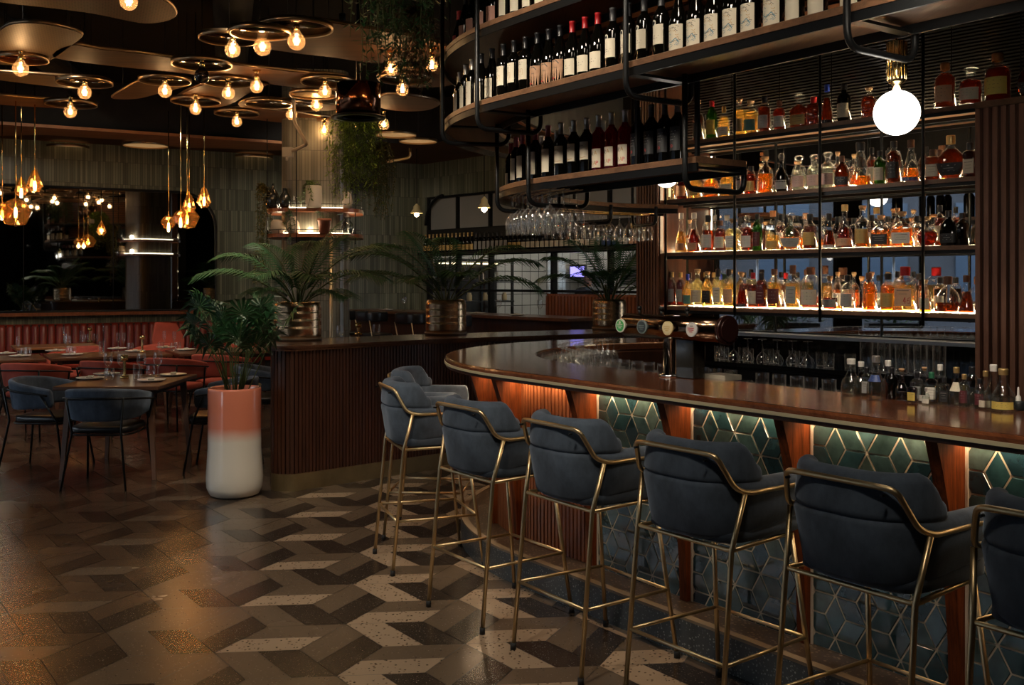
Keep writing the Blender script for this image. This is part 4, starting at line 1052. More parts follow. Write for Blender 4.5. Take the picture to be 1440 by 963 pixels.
# (column in the photo, pixel width, pixel height incl. cap, spec)
ROWS = {
 0: [(982,16,58,('round','brown',.72,'black','cork')),(1001,15,55,('tall',None,.7,'yellow','red',{'gl':'green'})),(1018,17,45,('flask','gold',.70,'white','gold')),(1040,18,54,('round','gold',.78,'cream','cork')),(1056,21,49,('bell','gold',.75,'teal','cork')),
     (1075,18,52,('bell','brown',.72,'white','black')),(1096,22,43,('round','red',.76,'white','brown')),(1124,27,49,('broad','brown',.84,'gold','glass')),(1144,18,42,('square','brown',.8,None,'red')),(1163,19,57,('cone','brown',.7,'black','blue')),(1187,19,55,('round',None,.7,'cream','black',{'gl':'dark'})),(1222,30,46,('square','brown',.8,None,'cork'))],
 1: [(942,13,40,('square','straw',.9,'cream','silver')),(959,17,40,('round','red',.82,'peach','black')),(978,20,38,('square','gold',.9,'gold','cork')),(1000,22,38,('broad','amber',.85,'peach','cork')),(1023,22,38,('broad','gold',.85,'cream','black')),(1039,15,44,('bell','clear',.4,'white','black')),(1056,19,40,('bell','red',.74,'gold','black')),(1076,24,52,('bell','amber',.60,None,'cork')),(1099,20,55,('globe','dark',.6,'grey','glass',{'gl':'dark'})),
     (1124,23,50,('bell','clear',.7,'pink','glass')),(1145,21,50,('bell','clear',.7,'pink','glass')),(1164,21,52,('bell','clear',.7,'pink','glass')),(1184,21,45,('flask','brown',.9,'black','brown')),(1210,32,62,('cone','amber',.24,None,'black')),(1237,16,48,('tall',None,.6,'cream','black',{'gl':'green'})),(1257,20,60,('tall','brown',.8,'black','black')),(1281,25,60,('cone','amber',.34,'blue','brown')),(1312,20,44,('square','brown',.8,'cream','brown')),(1337,42,62,('fan','brown',.72,'black','gold')),(1364,18,50,('square','dark',.8,'cream','black'))],
 2: [(958,17,56,('longneck','gold',.55,'peach','silver')),(976,18,56,('longneck','red',.60,'peach','silver')),(996,19,52,('bell','brown',.62,'white','black')),(1013,17,44,('round','red',.75,'white','brown')),(1031,20,46,('square','straw',.80,'white','cork')),(1051,17,50,('round','red',.8,'white','glass')),(1065,14,52,('tall',None,.6,'maroon','black',{'gl':'green'})),(1087,22,56,('longneck','gold',.40,'gold','copper')),(1112,31,52,('fan','amber',.42,'grey','glass')),(1132,18,50,('globe','amber',.4,None,'glass')),(1139,25,50,('round','brown',.68,'gold','black')),
     (1166,19,50,('cone','brown',.55,'white','black')),(1188,23,62,('longneck','red',.50,'peach','gold')),(1213,23,60,('round','amber',.30,'gold','cork')),(1239,30,46,('broad','amber',.62,'black','cork')),(1269,33,50,('broad','amber',.60,'white','cork')),(1290,18,44,('round','clear',.5,None,'black')),(1304,32,42,('fan','red',.60,None,'cork')),(1334,24,50,('flask',None,.6,'black','black',{'gl':'dark'})),(1353,22,46,('round',None,.6,None,'black',{'gl':'dark'}))],
 3: [(931,12,54,('tall',None,.6,'cream','blue',{'gl':'dark'})),(945,12,48,('tall','red',.8,'grey','gold')),(957,12,48,('tall','red',.8,'grey','gold')),(967,14,46,('flask','gold',.8,'teal','blue')),(981,20,53,('round','straw',.85,'cream','cork')),(995,16,50,('tall','gold',.9,'black','cork')),(1010,14,54,('square','straw',.75,'cream','black')),(1025,16,54,('round','gold',.65,'peach','black')),(1043,18,50,('cone','red',.75,'black','cork')),
     (1059,14,50,('round','brown',.7,'cream','red')),(1071,15,50,('square','brown',.85,'maroon','black')),(1089,21,56,('tall','gold',.68,'maroon','brown')),(1115,18,62,('square','gold',.62,'grey','brown')),(1140,26,60,('bell','blush',.32,'cream','brown')),(1167,22,48,('globe','red',.42,'grey','cork')),(1192,27,50,('round','clear',.6,'grey','black')),(1222,18,54,('bell','amber',.78,None,'brown')),(1249,22,54,('round','amber',.72,'gold','black')),(1273,28,64,('square','gold',.62,'peach','red',{'text':'46'})),(1301,24,46,('round','amber',.5,'cream','cork')),(1333,34,52,('globe','brown',.30,None,'brown')),(1359,22,54,('cone','brown',.6,None,'brown'))],
}
RN = ['top','second','third','lowest']
for k, row in ROWS.items():
    z = SZ[k]
    for n, (u, wpx, hpx, spec) in enumerate(row):
        off = .10 if u not in (1132,1290) else .20
        t = shit(u, off); c = sp(t, off); px = F/c.y
        prof, pw, sy = SHAPES[spec[0]]; H = prof[-1][1] + {'glass':.046,'cork':.035}.get(spec[4], .011); Rm = max(p[0] for p in prof)
        hs = hpx/px/H; ws = min(wpx/px/(2*Rm), hs*1.35)
        put_spirit(spec, (c.x,c.y,z+.0005), SANG+random.uniform(-.1,.1)+.12, (ws,hs), '%s from the pier, %s shelf' % (od(n+1), RN[k]), 'spirit bottles on the %s back bar shelf' % RN[k])
# rear row peeping between
rr = random.Random(11)
rear = [('tall','brown',.7,'cream','black'),('round','amber',.6,'white','cork'),('square','gold',.7,'black','brown'),('bell','dark',.7,'cream','black')]
for k in range(4):
    us = [970,1047,1098,1178,1226,1262,1322] if k else [990,1066,1152]
    for n, u in enumerate(us):
        t = shit(u, .205); c = sp(t, .205)
        put_spirit(rr.choice(rear), (c.x,c.y,SZ[k]+.0005), SANG, (.92,.92), 'rear row %s from the pier, %s shelf' % (od(n+1), RN[k]), 'rear row spirit bottles on the back bar')
# cognacs on the walnut panel
for n, (u, wpx, hpx, spec) in enumerate([(1329,28,64,('round','brown',.8,'peach','copper')),(1365,30,54,('round','red',.8,'cream','glass')),(1403,34,68,('round','red',.7,'yellow','copper')),(1446,30,60,('fan','red',.7,'black','gold'))]):
    t = shit(u, .02); c = sp(t, .02); px = F/c.y; prof = SHAPES[spec[0]][0]; H = prof[-1][1]+(.046 if spec[4]=='glass' else .011)
    put_spirit(spec, (c.x,c.y,2.7005), SANG+.1, (wpx/px/(2*max(p[0] for p in prof)), hpx/px/H), '%s above the walnut panel' % od(n+1), 'cognac bottles above the walnut panel')

# ------------------------------------------------------------------ bottles on the bar top: (u, base v, width px, height px, spec)
FB = [(1197,556,28,52,('longneck','clear',.5,None,'white')),(1211,552,20,48,('longneck','clear',.5,None,'white')),(1219,558,13,42,('square','clear',.9,'grey','black')),(1232,562,26,62,('longneck','clear',.6,'blue','silver',{'lz':(1.3,1.75)})),
      (1249,552,20,54,('longneck','blush',.5,None,'white')),(1254,560,16,44,('tall',None,.5,None,'black',{'gl':'dark'})),(1268,563,18,45,('longneck','dark',.30,None,'cork')),(1283,567,13,30,('square','dark',.8,'yellow','black')),(1290,562,14,42,('square','clear',.8,'grey','black')),
      (1300,560,16,50,('longneck','clear',.6,'white','cork')),(1302,569,11,24,('flask','clear',.5,'white','silver')),(1313,567,9,22,('square','clear',.5,'blue','silver')),(1310,558,16,44,('square','clear',.6,'white','green')),(1322,556,18,56,('longneck','clear',.5,None,'white')),(1328,570,13,40,('square','clear',.5,'black','black')),
      (1345,571,20,55,('longneck','clear',.55,'cream','gold',{'lz':(1.2,1.9)})),(1356,560,14,46,('tall','straw',.7,'maroon','gold')),(1367,562,18,58,('bell','clear',.5,None,'black')),(1378,574,14,42,('tall','clear',.6,'maroon','black')),(1386,566,18,54,('longneck','clear',.5,'cream','gold')),(1397,572,24,64,('longneck','clear',.35,None,'white')),(1411,576,32,60,('longneck','clear',.35,'yellow','gold'))]
n = 0
for u, vb, wpx, hpx, spec in FB:
    n += 1
    k = (u-U0)/F; Y = F*(CH-1.12)/(vb-V0); X = k*Y
    # keep on the top
    off = X*BN.x+Y*BN.y-K0; lim = .535
    if off > lim: Y = (K0+lim)/(BN.x*k+BN.y); X = k*Y
    prof = SHAPES[spec[0]][0]; H = prof[-1][1]+{'glass':.046,'cork':.035}.get(spec[4], .011); px = F/Y
    put_spirit(spec, (X,Y,1.1203), FACE+.2+random.uniform(-.2,.2), (wpx/px/(2*max(p[0] for p in prof)), hpx/px/H), '%s in the bar top cluster' % od(n), 'bottles clustered on the bar top')
# gold banded jar and dropper bottle
def on_bar(u, vb):
    Y = F*(CH-1.12)/(vb-V0); return ((u-U0)/F*Y, Y, 1.1203)
p = on_bar(1345, 573)
t = thing('pourer_bottle', 'small black bottle with white pourer tip at the very end of the bar cluster', 'bottle', on_bar(1432,577))
m = M(); m.lathe([(0,0),(.021,0),(.022,.004),(.022,.028),(.018,.034),(0,.035)], n=16); m.build('body', LBLBLK, t)
m = M(); m.lathe([(.010,.034),(.009,.05),(.004,.055),(.003,.085),(0,.086)], n=12); m.build('nozzle', CAPM['white'], t)

# ================================================================== GLASSWARE
def glass_mesh(kind):
    if kind in GC: return GC[kind]
    m = M()
    P = {'wine': [(0,0),(.034,.001),(.035,.003),(.006,.006),(.0035,.012),(.0035,.085),(.012,.095),(.030,.115),(.040,.145),(.038,.18),(.032,.215)],
         'coupe': [(0,0),(.032,.001),(.033,.003),(.006,.006),(.0035,.012),(.0035,.09),(.012,.10),(.036,.125),(.046,.155)],
         'tumbler': [(0,.004),(.034,.0),(.036,.004),(.037,.05),(.038,.095)],
         'highball': [(0,.006),(.028,.0),(.030,.004),(.031,.08),(.032,.15)],
         'stemless': [(0,.003),(.022,.0),(.030,.006),(.040,.035),(.041,.06),(.034,.10)],
         'flute': [(0,0),(.030,.001),(.031,.003),(.005,.006),(.003,.012),(.003,.10),(.012,.115),(.020,.15),(.022,.19),(.018,.23)]}[kind]
    m.lathe(P, n=18); GC[kind] = m.mesh(kind+'_glass', STEMW); return GC[kind]
GC = {}
GN = {'wine':'wine_glass','coupe':'coupe_glass','tumbler':'tumbler','highball':'highball_glass','stemless':'stemless_glass','flute':'champagne_flute'}
def put_glass(kind, loc, label, group, flip=False, sc=1.0, h=None):
    o = link(glass_mesh(kind), GN[kind], None, loc)
    if flip: o.rotation_euler = (PI,0,0)
    o.scale = (sc,sc,sc); tag(o, label, 'glass', group); return o
# rails with glasses hung under the lower tier
def rail_group(s0, s1, o0, o1, z, rows, ds, label, group, kind='wine', sc=1.0):
    n = 0
    for r in range(rows):
        off = o0+(o1-o0)*(r+.5)/rows
        ss = []; s = s0
        while s >= s1: ss.append(s); s -= ds
        m = M()
        for e in (-.016,.016): m.tube([bp(off+e, q, z) for q in (lambda a,b:[a+(b-a)*i/12 for i in range(13)])(s0+.05, s1-.05)], .003, 6)
        inv(m, 'glass_rail', BRASS, rack)
        for s in ss:
            p = bp(off, s, z+.004); o = put_glass(kind, p, label, group, True, sc); n += 1
    return n
sA, sB = bhit(722,.40), bhit(700,.36)
s0 = bhit(776,.50); 
rail_group(bhit(772,.42), bhit(772,.42)-.95, .38, .66, 2.115, 3, .118, 'clear wine glass hanging upside down in the dense cluster under the curved rack end', 'wine glasses hanging under the rack end', 'wine', 1.12)
rail_group(-2.35, -3.60, .36, .64, 2.105, 2, .120, 'clear wine glass hanging upside down under the far rack run beside the pier', 'wine glasses hanging by the slatted pier', 'wine', .98)
# glasses inside the bar well on a drainer behind the front worktop
m = M(); bar_sweep(m, 1.7, -2.9, [(.60,.985),(.60,1.0),(.95,1.0),(.95,.985)]); tag(m.build('drainer_shelf', STEEL), 'low steel drainer shelf inside the curved bar well', 'shelf')
m = M(); bar_sweep(m, 1.7, -2.9, [(.586,.0),(.586,.984),(.95,.984),(.95,.0)]); tag(m.build('underbar_unit', BLACK), 'black under-bar cabinet below the drainer shelf', 'cabinet')
rg = random.Random(4)
s = 1.55; 
while s > -2.8:
    for r in range(3):
        if rg.random() < .12 and r: continue
        off = .645+r*.10+rg.uniform(-.008,.008); p = bp(off, s+rg.uniform(-.01,.01), 1.0005)
        kd = 'tumbler' if (s > -.2 or r == 0) else 'wine'
        if kd == 'tumbler': put_glass('highball' if r == 1 else 'tumbler', p, {0:'upturned short tumbler in the row along the drainer against the front worktop',1:'highball glass in the middle row of the drainer inside the bar'}.get(r,'short tumbler in the inner row of the drainer inside the bar'), 'row %d glasses on the drainer' % r)
        else: o = put_glass('wine', (p[0],p[1],1.0005+.215*.8), 'stemmed glass standing upturned on the drainer in the curve of the bar', 'upturned stemmed glasses on the drainer', True, .8)
    s -= .098
# back counter glassware
for n in range(9):
    t = 1.93+n*.062; c = sp(t, -.22+.05*(n%2)); put_glass('highball', (c.x,c.y,1.0005), 'tall highball glass in the row on the back counter beside the walnut panel', 'highballs on the back counter', sc=1.25)
for n in range(16):
    t = .10+n*.11; c = sp(t, -.20+.09*(n%2)); put_glass('tumbler', (c.x,c.y,1.0005), 'short glass in the long row on the dark back counter', 'short glasses on the back counter', sc=1.0)
for n in range(7):
    t = .55+n*.13; c = sp(t, .03); put_glass('coupe', (c.x,c.y,1.0005+.155), 'upturned coupe glass against the black splashback of the back counter', 'coupes by the splashback', True)
# napkin caddy
sN = bhit(1022,.64); pN = bp(.66, sN-.05, 1.0)
t = thing('napkin_caddy', 'white and purple banded napkin caddy inside the bar beside the beer tap', 'caddy', pN, ang)
m = M(); m.box((0,0,.04), (.14,.11,.08)); m.build('box', pm('caddy_grey', (.34,.32,.29), rough=.5), t, bevel=.004)
m = M(); m.box((0,0,.095), (.144,.114,.028)); m.build('band', pm('caddy_purple', (.07,.015,.09), rough=.5), t)
m = M(); m.box((0,0,.122), (.15,.12,.026)); m.build('napkins', LBLC, t, bevel=.004)

# ================================================================== BEER TAP
pt_ = bp(.47, bhit(942,.47), 1.12)
tap = thing('beer_tap', 'bronze and chrome beer tower with four round badges across the bar', 'beer tap', pt_, math.atan2(BD.y,BD.x))
m = M(); m.lathe([(0,.0),(.055,.0),(.055,.012),(.033,.018),(.033,.20),(0,.20)], n=28); m.build('column', CHROME, tap)
m = M(); m.box((.11,.03,.095), (.12,.08,.19)); m.build('tower_cover', pm('smoked_plate', (.02,.018,.014), rough=.1, coat=.5), tap, bevel=.004)
m = M(); m.tube([(-.31,0,.245),(.36,0,.245)], .060, 32); m.build('barrel', pm('dark_bronze', (.20,.12,.075), rough=.14, metal=1), tap)
m = M(); m.tube([(.36,0,.245),(.385,0,.245)], .068, 32); m.tube([(.385,0,.245),(.392,0,.245)], .055, 32); m.build('end_cap', pm('dark_red_cap', (.035,.012,.010), rough=.25, metal=.4), tap)
BADG = [(-.26,(.04,.30,.08),(.6,.6,.52)),(-.10,(.03,.04,.045),(.16,.20,.20)),(.08,(.62,.50,.26),(.50,.34,.12)),(.24,(.55,.55,.56),(.42,.02,.03))]
for k, (x, c1, c2) in enumerate(BADG):
    m = M(); m.tube([(x,-.055,.245),(x,-.085,.245)], .012, 12); m.tube([(x,-.085,.245),(x,-.097,.245)], .034, 28); b_ = m.build('badge', [pm('badge_rim_%d' % k, c2 if k < 2 else c1, rough=.3)], tap)
    m = M(); m.tube([(x,-.097,.245),(x,-.0985,.245)], .028, 28, mi=0); 
    for zz, w, mi in ((.252,.040,1),(.243,.036,1),(.234,.02,1)): m.box((x,-.099,zz), (w,.001,.004), 0, mi)
    if k == 0: m.tube([(x,-.0985,.262),(x,-.0995,.262)], .007, 12, mi=1)
    if k == 3: m.box((x+.004,-.099,.262), (.02,.001,.003), 0, 2)
    m.build('emblem', [pm('badge_face_%d' % k, (c1 if k in (0,1) else (.62,.60,.56) if k == 3 else (.66,.56,.34)), rough=.3), pm('badge_ink_%d' % k, c2, rough=.4), INK], b_)
for k, x in enumerate((-.22,-.06,.12)):
    m = M(); m.tube([(x,0,.30),(x,0,.325)], .007, 8); m.lathe([(0,-.012),(.011,-.008),(.013,0),(.011,.008),(0,.012)], (x,0,.335), 14); m.build('tap_knob', BLACKMETAL, tap)
    m = M(); m.tube([(x,.05,.24),(x,.10,.225),(x,.11,.18)], .008, 8); m.build('spout', CHROME, tap)

# ================================================================== CREDENZA (planter counter)
def rpoly(P, r, n=7):
    out = []; N = len(P)
    for i in range(N):
        a = Vector(P[i-1]); b = Vector(P[i]); c = Vector(P[(i+1)%N]); u = (a-b); v = (c-b)
        q = min(r, u.length*.45, v.length*.45); s = b+u.normalized()*q; e = b+v.normalized()*q
        for k in range(n+1): t = k/n; out.append(tuple(s*(1-t)**2+b*2*t*(1-t)+e*t*t))
    return out
def offs_poly(P, d):
    N = len(P); out = []
    ar = sum(P[i][0]*P[(i+1)%N][1]-P[(i+1)%N][0]*P[i][1] for i in range(N)); sg = 1 if ar > 0 else -1
    for i in range(N):
        a = Vector(P[i-1]); b = Vector(P[i]); c = Vector(P[(i+1)%N])
        t = ((b-a).normalized()+(c-b).normalized()).normalized(); out.append((b.x+t.y*d*sg, b.y-t.x*d*sg))
    return out
def resample(P, d):
    N = len(P); seg = [(Vector(P[(i+1)%N])-Vector(P[i])).length for i in range(N)]; L = sum(seg); n = int(L/d); out = []; i = 0; acc = 0
    for k in range(n):
        t = L*k/n
        while acc+seg[i] < t: acc += seg[i]; i += 1
        a = Vector(P[i]); b = Vector(P[(i+1)%N]); q = a.lerp(b, (t-acc)/seg[i]); tt = (b-a).normalized(); out.append((q, tt))
    return out
CP = [(-1.83,7.70),(-1.66,7.66),(-.62,8.60),(1.45,9.86),(1.12,10.40),(-.98,9.16),(-2.00,8.42)]
CR = rpoly(CP, .13)
cr = thing('planter_counter', 'dark fluted timber counter with angled end and brass foot carrying the potted palms', 'counter', (-.4,8.9,0))
m = M(); m.prism(offs_poly(CR,-.03), .13, 1.06); inv(m, 'carcass', DARKWOOD, cr)
m = M()
for q, t in resample(offs_poly(CR,-.016), .030): m.box((q.x,q.y,.595), (.022,.026,.93), math.atan2(t.y,t.x))
inv(m, 'fluting', DARKWOOD, cr)
m = M(); m.prism(offs_poly(CR,-.004), .0, .13); inv(m, 'kick_plate', KICKBRASS, cr)
m = M(); m.prism(offs_poly(CR,.018), 1.06, 1.082); m.prism(offs_poly(CR,.03), 1.082, 1.10); inv(m, 'top', wood('credenza_top', (.055,.022,.011), (.12,.052,.026), rough=.25, axis='x', coat=.4), cr)

# ================================================================== POTS AND PALMS
def frond(m, base, az, L, el, droop, nl=26, lw=.014, ll=.26, mi=0, ms=1, tw=0.0, start=.25):
    """arching palm frond with paired leaflets"""
    pts = []; N = 16
    p = Vector(base); e = el; dh = Vector((math.cos(az), math.sin(az), 0))
    for i in range(N+1):
        pts.append(p.copy()); e2 = el - droop*(i/N)**1.6
        p = p + (dh*math.cos(e2)+Vector((0,0,1))*math.sin(e2))*L/N
    m.tube(pts, [.0065*(1-.75*i/N)+.0012 for i in range(N+1)], 5, mi=ms)
    for i in range(nl):
        t = start+(1-start)*(i+.5)/nl; x = t*N; k = min(int(x), N-1); q = pts[k].lerp(pts[k+1], x-k); d = (pts[k+1]-pts[k]).normalized()
        side = d.cross(Vector((0,0,1))).normalized(); up = side.cross(d).normalized()
        l = ll*(math.sin(PI*(.12+.88*(t-start)/(1-start)))**.6)*(1.0 if t < .9 else .75)
        for sg in (-1,1):
            dr = (d*.62+side*sg*.72+up*(.28-.2*t)).normalized()
            a = q; mid = q+dr*l*.5+Vector((0,0,-.05*l)); tip = q+dr*l+Vector((0,0,-.38*l)); w = up.cross(dr).normalized()*lw*.5
            w1 = dr.cross(up).normalized()*lw
            m.add([a, mid-w1, tip, mid+w1, mid+up*.004], [(0,1,4),(1,2,4),(2,3,4),(3,0,4)], mi, False)
def hpot(name, label, loc, R, H):
    t = thing(name, label, 'plant pot', loc, 0, 'bronze pots on the planter counter')
    m = M(); pr = [(0,.012),(R*.9,.012),(R*.98,.02),(R,.05)]
    for k in range(1,12): z = .05+(H-.07)*k/12; pr.append((R*(1.0+(.006 if k in (3,6,9) else 0)), z-.004)); pr.append((R*(.985 if k in (3,6,9) else 1.0), z))
    pr += [(R*.97,H-.02),(R*.93,H-.003),(R*.90,H),(R*.86,H-.006),(R*.86,H-.05)]
    m.lathe(pr, n=36); m.build('pot', COPPER, t)
    m = M(); m.lathe([(0,.0),(R*.96,.0),(R*1.05,.012),(R*1.05,.024),(R*.9,.018),(0,.018)], n=32); m.build('saucer', pm('clay_saucer', (.30,.20,.12), rough=.6), t)
    m = M(); m.lathe([(0,H-.045),(R*.86,H-.05)], n=24); m.build('soil', SOIL, t)
    return t
def palm(label, loc, fr, seed, n_extra=0):
    m = M(); rnd = random.Random(seed)
    for az, L, el, dr, ll in fr:
        frond(m, (loc[0]+.02*math.cos(az), loc[1]+.02*math.sin(az), loc[2]), az, L, el, dr, nl=26, lw=.0085, ll=ll*1.55)
    for k in range(4): 
        a = rnd.uniform(0,2*PI); m.tube([(loc[0],loc[1],loc[2]),(loc[0]+.05*math.cos(a),loc[1]+.05*math.sin(a),loc[2]+.2)], [.012,.006], 6, mi=1)
    o = m.build('potted_palm', [LEAFD, STEMG]); tag(o, label, 'palm', 'palms in the bronze pots'); return o
def pot_at(u, v, R, H, lab, lab2, fr, seed):
    x, y = W(u, v, 1.10); y += .1; x = (u-U0)/F*y
    hpot('bronze_pot', lab, (x,y,1.1003), R, H)
    return palm(lab2, (x,y,1.10+H-.05), fr, seed)
D = math.radians
pot_at(419, 479, .192, .315, 'hammered bronze pot on the angled end of the planter counter', 'arching palm in the bronze pot before the tiled pillar with shelves',
       [(D(175),.85,D(62),D(85),.24),(D(150),.75,D(75),D(70),.2),(D(20),.85,D(78),D(40),.12),(D(5),.95,D(60),D(75),.26),(D(-15),.85,D(45),D(80),.24),(D(-60),.6,D(60),D(95),.2),(D(-120),.6,D(60),D(90),.2),(D(200),.9,D(42),D(70),.25),(D(90),.8,D(70),D(60),.2),(D(60),.9,D(68),D(60),.22),(D(-30),.55,D(35),D(70),.18),(D(230),.5,D(40),D(70),.16)], 1)
pot_at(627, 471, .185, .315, 'hammered bronze pot in the middle of the planter counter behind the bar curve', 'spreading palm in the middle bronze pot before the kitchen window',
       [(D(178),1.05,D(55),D(80),.26),(D(160),1.0,D(66),D(85),.26),(D(195),.95,D(40),D(70),.24),(D(10),1.0,D(50),D(75),.26),(D(-10),.95,D(38),D(85),.24),(D(30),1.0,D(62),D(75),.24),(D(95),.9,D(70),D(60),.2),(D(-70),.6,D(62),D(90),.2),(D(-130),.6,D(55),D(90),.18),(D(140),.9,D(75),D(60),.22)], 2)
pot_at(857, 464, .168, .30, 'hammered bronze pot nearest the slatted pier on the planter counter', 'dark upright palm in the bronze pot beside the slatted pier',
       [(D(170),.85,D(60),D(70),.26),(D(150),.8,D(75),D(50),.24),(D(20),.8,D(72),D(60),.24),(D(0),.75,D(52),D(80),.24),(D(190),.8,D(45),D(75),.24),(D(90),.8,D(78),D(40),.24),(D(-60),.6,D(66),D(80),.2),(D(-120),.6,D(62),D(80),.2),(D(-20),.7,D(40),D(70),.2),(D(50),.85,D(66),D(50),.22)], 3)
# tall floor planter with lady palm
px_, py_ = W(330, 703, 0); py_ += .17; px_ = (330-U0)/F*py_
t = thing('floor_planter', 'tall ceramic floor planter glazed coral above and white below', 'planter', (px_,py_,0))
pr = [(0,.002),(.15,.0),(.185,.02),(.204,.07),(.208,.14),(.201,.25),(.194,.36),(.193,.60),(.194,.785),(.190,.80),(.180,.802),(.172,.79),(.170,.70)]
t_ = NT('ombre_glaze'); p = t_.node('ShaderNodeBsdfPrincipled', Roughness=.16); p.inputs['Coat Weight'].default_value = .6; p.inputs['Coat Roughness'].default_value = .08
tc = t_.node('ShaderNodeTexCoord'); s_ = t_.node('ShaderNodeSeparateXYZ'); t_.ln(tc, 'Object', s_, 0); nz = t_.node('ShaderNodeTexNoise', Scale=5.0); t_.ln(tc, 'Object', nz, 'Vector')
ad = t_.node('ShaderNodeMath', operation='MULTIPLY_ADD'); ad.inputs[1].default_value = .05; t_.ln(nz, 0, ad, 0); t_.ln(s_, 2, ad, 2)
r_ = t_.node('ShaderNodeValToRGB'); e = r_.color_ramp.elements; e[0].position = .44; e[1].position = .54; e[0].color = (.66,.62,.54,1); e[1].color = (.62,.20,.12,1); t_.ln(ad, 0, r_, 0); t_.ln(r_, 0, p, 'Base Color'); t_.ln(p, 0, t_.out, 0)
m = M(); m.lathe(pr, n=48); m.build('pot', t_.mat, t)
m = M(); m.lathe([(0,.70),(.172,.70)], n=24); m.build('soil', SOIL, t)
rnd = random.Random(21); m = M()
for k in range(27):
    az = rnd.uniform(0, 2*PI); lean = rnd.uniform(.05,.36); H = rnd.uniform(.38,.72); r0 = rnd.uniform(.01,.07)
    b = Vector((px_+r0*math.cos(az), py_+r0*math.sin(az), .70)); tip = b+Vector((math.cos(az)*lean, math.sin(az)*lean, H))
    mid = b.lerp(tip,.55)+Vector((-math.cos(az)*.03,-math.sin(az)*.03,.03))
    m.tube([b,mid,tip], [.0045,.0035,.003], 5, mi=1)
    hd = (tip-mid).normalized(); sd = hd.cross(Vector((0,0,1))).normalized(); up = sd.cross(hd)
    nb = 13
    for q in range(nb):   # fan of fingers
        a = (q/(nb-1)-.5)*D(250); dr = (hd*math.cos(a)+sd*math.sin(a)+up*.15).normalized(); l = rnd.uniform(.16,.25)*(1-.2*abs(q/(nb-1)-.5))
        w = dr.cross(up).normalized()*.0145; e1 = tip+dr*l*.55; e2 = tip+dr*l+Vector((0,0,-.35*l))
        m.add([tip, e1-w, e2, e1+w, e1+up*.004], [(0,1,4),(1,2,4),(2,3,4),(3,0,4)], 0)
tag(m.build('lady_palm', [LEAFM, STEMG]), 'dense green fan-leaved palm growing in the coral and white floor planter', 'palm')

# ================================================================== TILED PILLAR WITH PLANT SHELVES
PC = Vector((-2.28, 11.85)); prx = math.atan2(.33,.94)
def prr(hw, hd, r): 
    return [(PC.x+x*math.cos(.12)-y*math.sin(.12), PC.y+x*math.sin(.12)+y*math.cos(.12)) for x, y in rrect(hw, hd, r)]
m = M(); P = prr(.375,.36,.17); m.prism(P, 0, 3.98)
def puv(co):
    a = math.atan2(co.y-PC.y, co.x-PC.x); return (a*.42+5, co.z)
structure(m.build('pillar', fingertile('grey_finger_tile', (.12,.115,.088), (.23,.215,.17), (.04,.038,.03)), uvfn=puv))
for k, z in enumerate((2.40, 2.115)):
    t = thing('pillar_shelf', ('upper' if k == 0 else 'lower')+' curved timber plant shelf wrapped round the tiled pillar', 'shelf', (PC.x,PC.y,z-.04), 0, 'plant shelves on the pillar')
    o_ = prr(.54,.50,.30); i_ = prr(.378,.363,.17)
    n = len(o_); m = M()
    m.add([(a,b,z-.04) for a,b in o_]+[(a,b,z-.04) for a,b in i_]+[(a,b,z) for a,b in o_]+[(a,b,z) for a,b in i_],
          [f for i in range(n) for j in [(i+1)%n] for f in ((i,n+i,n+j,j),(2*n+i,2*n+j,3*n+j,3*n+i),(i,j,2*n+j,2*n+i),(n+i,3*n+i,3*n+j,n+j))])
    inv(m, 'board', REDWOOD, t)
    m = M(); m.tube([(a,b,z+.045) for a,b in prr(.53,.49,.29)], .004, 5, closed=True)
    for q in range(0,n,3): a,b = prr(.53,.49,.29)[q]; m.tube([(a,b,z),(a,b,z+.045)], .003, 4)
    inv(m, 'gallery_rail', BLACKMETAL, t)
    i2 = prr(.40,.385,.18); i3 = prr(.383,.368,.175); n = len(i2); m = M()
    m.add([(a,b,z+.002) for a,b in i2]+[(a,b,z+.002) for a,b in i3]+[(a,b,z+.014) for a,b in i2]+[(a,b,z+.014) for a,b in i3],
          [f for i in range(n) for j in [(i+1)%n] for f in ((2*n+i,2*n+j,3*n+j,3*n+i),(i,j,2*n+j,2*n+i))])
    inv(m, 'led_strip', emis('pillar_led', (1,.84,.58), 7), t)
for q, (dx, dy) in enumerate(((-.5,-.30),(-.12,-.52),(.5,-.3))):
    m = M(); m.tube([(PC.x+dx,PC.y+dy,2.0),(PC.x+dx,PC.y+dy,3.98)], .006, 6); tag(m.build('shelf_rod', BLACKMETAL), ('thin rod holding the pillar shelves on the dining side','thin rod holding the pillar shelves at the front','thin rod holding the pillar shelves on the kitchen side')[q], 'rod')
